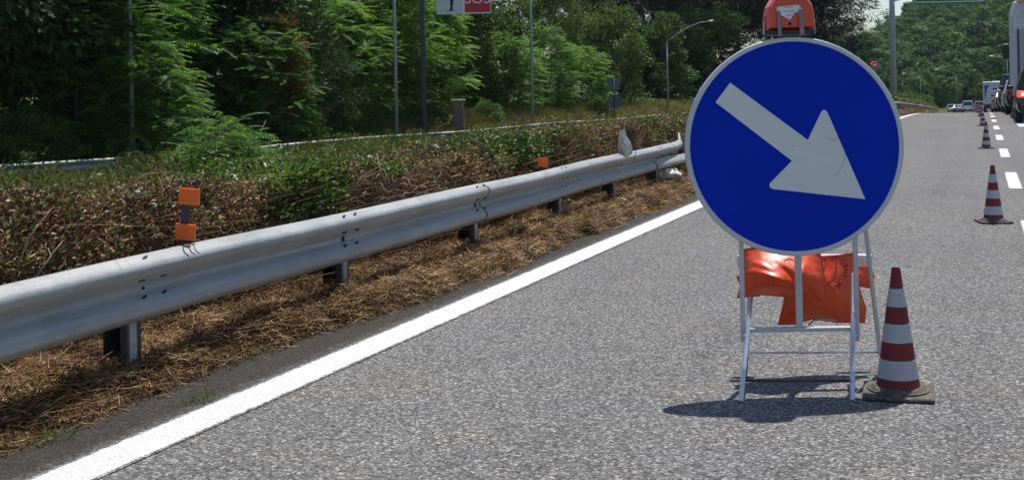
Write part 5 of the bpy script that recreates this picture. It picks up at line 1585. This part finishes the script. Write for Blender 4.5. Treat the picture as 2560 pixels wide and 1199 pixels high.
for px, Z, kd, col, l in ((2434, 182, 'suv', (0.42, 0.43, 0.45), 'silver car beyond the crest just left of the motorhome'),
                          (2404, 200, 'van', (0.78, 0.8, 0.8), 'white van beyond the crest, second car left of the motorhome'),
                          (2381, 214, 'sedan', (0.045, 0.06, 0.08), 'dark blue-grey car beyond the crest, left of the white van'),
                          (2366, 222, 'hatch', (0.6, 0.6, 0.66), 'small pale car beyond the crest, farthest left, by the end of the guard rail')):
    p = xat(px, Z); make_car(kd, col, l, p.x + .9, p.y)
MT['mhwhite'] = paint('motorhome_white', (0.74, 0.76, 0.78), 0.4, 0, 0.04, 1)
MT['mhgrey'] = paint('motorhome_rear_panel', (0.50, 0.54, 0.60), 0.45, 0, 0.05, 1)
MT['mhblue'] = paint('motorhome_blue_stripe', (0.03, 0.06, 0.22), 0.4, 0, 0.05, 1)
def wheels(e, P, hw, ys_, r=.36, w=.24):
    m90 = Matrix(((0, 0, 1), (0, 1, 0), (-1, 0, 0)))
    for s in (-1, 1):
        for yy in ys_:
            mb = MB(); mb.lathe([(r * .6, -w / 2), (r * .9, -w / 2), (r, -w * .35), (r, w * .35), (r * .9, w / 2), (r * .6, w / 2)], P((s * (hw - w / 2 - .04), yy, r)), 24, m90); mb.build('wheel', MT['tyre'], e, True, 40)
            mb = MB(); mb.lathe([(r * .55, -w * .49), (r * .55, w * .49)], P((s * (hw - w / 2 - .04), yy, r)), 16, m90); mb.build('rim', MT['wheelrim'], e, True, 30)
def motorhome():
    p = xat(2457.5, 122); x = p.x + 1.15; y = p.y
    e = empty('motorhome', (x, y, float(prof(y)) + .005), 'white motorhome with blue curved stripes on its rear, in the queue', 'motorhome', 'vehicles queueing beyond the cones')
    P = lambda v: Vector(v) + e.location
    hw = 1.13
    mb = MB(); mb.box(P((0, 3.0, 1.75)), (2 * hw, 5.6, 2.5), None, .10); mb.build('body', MT['mhwhite'], e, True, 30)
    mb = MB(); mb.box(P((0, .16, 1.72)), (2 * hw - .14, .08, 2.2), None, .03); mb.build('rear_panel', MT['mhgrey'], e)
    m = Matrix(((1, 0, 0), (0, 0, -1), (0, 1, 0)))
    for s in (-1, 1):
        mb = MB()
        pl = [(s * .98, 2.72), (s * .55, 2.72), (s * .80, 2.2), (s * .90, 1.6), (s * .98, 1.2)]
        if s < 0: pl = pl[::-1]
        mb.prism([(a, b) for a, b in pl], m, P((0, .11, 0)), 0, .012); mb.build('blue_stripe', MT['mhblue'], e)
    mb = MB(); mb.box(P((0, .15, 2.98)), (2 * hw + .02, .24, .20), None, .04); mb.build('roof_cap', MT['mhwhite'], e)
    mb = MB(); mb.box(P((.1, 2.6, 3.06)), (.7, .7, .12), None, .03); mb.box(P((.5, 1.2, 3.06)), (.5, .5, .10), None, .03); mb.build('roof_vent', MT['mhwhite'], e)
    mb = MB(); mb.box(P((0, .08, .62)), (2 * hw - .1, .24, .42), None, .05); mb.build('bumper', MT['black_pl'], e)
    for s in (-1, 1):
        mb = MB(); mb.box(P((s * .95, -.05, .72)), (.22, .06, .16), None, .02); mb.build('tail_lamp', MT['tail_off'], e)
        mb = MB(); mb.box(P((s * (hw + .22), 6.0, 1.9)), (.22, .12, .42), None, .04); mb.build('mirror', MT['black_pl'], e)
    mb = MB(); mb.box(P((0, 6.3, 1.25)), (1.95, 1.6, 1.4), None, .25); mb.build('cab', MT['mhwhite'], e, True, 30)
    mb = MB(); mb.box(P((0, -.065, .62)), (.5, .02, .11)); mb.build('number_plate', MT['plate'], e)
    wheels(e, P, hw, (1.6, 6.0))
motorhome()
MT['trwhite'] = paint('truck_body_white', (0.55, 0.58, 0.62), 0.5, 0, 0.08, 1, dirt=(0.35, 0.36, 0.38))
MT['trdoor'] = paint('truck_door_grey', (0.34, 0.34, 0.36), 0.5, 0.1, 0.06, 1)
MT['trtop'] = paint('truck_top_rail_ochre', (0.55, 0.36, 0.14), 0.5, 0, 0.1, 3)
def truck():
    p = xat(2535, 43.6); x = p.x + 1.25; y = p.y
    e = empty('truck', (x, y, float(prof(y)) + .005), 'tall grey-white box truck at the right edge beyond the black SUV', 'truck', 'vehicles queueing beyond the cones')
    P = lambda v: Vector(v) + e.location
    hw = 1.25; T0, T1 = 1.05, 4.12
    mb = MB(); mb.box(P((0, 3.1, (T0 + T1) / 2)), (2 * hw, 6.1, T1 - T0), None, .03); mb.build('cargo_box', MT['trwhite'], e)
    mb = MB(); mb.box(P((0, .02, T1 + .06)), (2 * hw - .3, .2, .14), None, .02); mb.build('top_rail', MT['trtop'], e)
    for s in (-1, 1):
        mb = MB(); mb.box(P((s * .54, .03, 2.12)), (1.02, .05, 2.05), None, .01); mb.build('door', MT['trdoor'], e)
        mb = MB(); mb.tube([P((s * .25, -.03, 1.15)), P((s * .25, -.03, 3.1))], .02, 8); mb.build('lock_bar', MT['alu'], e, True)
        mb = MB(); mb.beam(P((s * 1.08, .0, 1.1)), P((s * 1.08, .0, 3.2)), .04, .05, Vector((0, 1, 0))); mb.build('door_seal', MT['black_pl'], e)
        mb = MB(); mb.box(P((s * (hw + .12), 6.6, 2.55)), (.24, .14, .62), None, .04); mb.build('mirror', MT['black_pl'], e)
        mb = MB(); mb.tube([P((s * (hw - .1), 6.7, 2.9)), P((s * (hw + .12), 6.6, 2.85))], .02, 6); mb.build('mirror_arm', MT['black_pl'], e)
        mb = MB(); mb.box(P((s * .95, -.02, .78)), (.38, .06, .14), None, .02); mb.build('tail_lamp', MT['tail_off'], e)
    mb = MB(); mb.add([P(v) for v in ((-1.25, .05, 3.6), (-1.25, .05, 4.12), (-1.33, .0, 3.62), (-1.10, 0, 4.2), (-1.25, -.05, 3.6), (-1.12, -.05, 4.12))], [(0, 2, 3, 1), (2, 4, 5, 3), (0, 4, 2), (1, 3, 5)]); mb.build('corner_flap', MT['mhwhite'], e)
    mb = MB(); mb.box(P((0, .1, .62)), (2.2, .12, .18), None, .02); mb.build('under_run_bar', MT['black_pl'], e)
    mb = MB(); mb.box(P((0, 3.6, .92)), (.9, 7, .22)); mb.build('chassis', MT['black_pl'], e)
    mb = MB(); mb.box(P((0, 7.1, 1.75)), (2.3, 1.7, 2.3), None, .15); mb.build('cab', MT['trwhite'], e, True, 30)
    wheels(e, P, hw, (1.5, 6.9), .5, .3)
truck()
def haze():
    m = bpy.data.materials.new('air_haze'); m.use_nodes = True; nt = m.node_tree; nt.nodes.clear()
    out = nn(nt, 'ShaderNodeOutputMaterial'); v = nn(nt, 'ShaderNodeVolumePrincipled')
    v.inputs['Color'].default_value = (0.80, 0.90, 1.0, 1); v.inputs['Density'].default_value = 0.00010; v.inputs['Anisotropy'].default_value = 0.2
    nt.links.new(v.outputs[0], out.inputs['Volume'])
    mb = MB(); mb.box((0, 720, 50), (2400, 1700, 125)); o = mb.build('haze', m); tag(o, 'faint summer haze in the air', 'haze', kind='stuff')
haze()
bpy.context.view_layer.update()
print('objects', len(SC.objects))
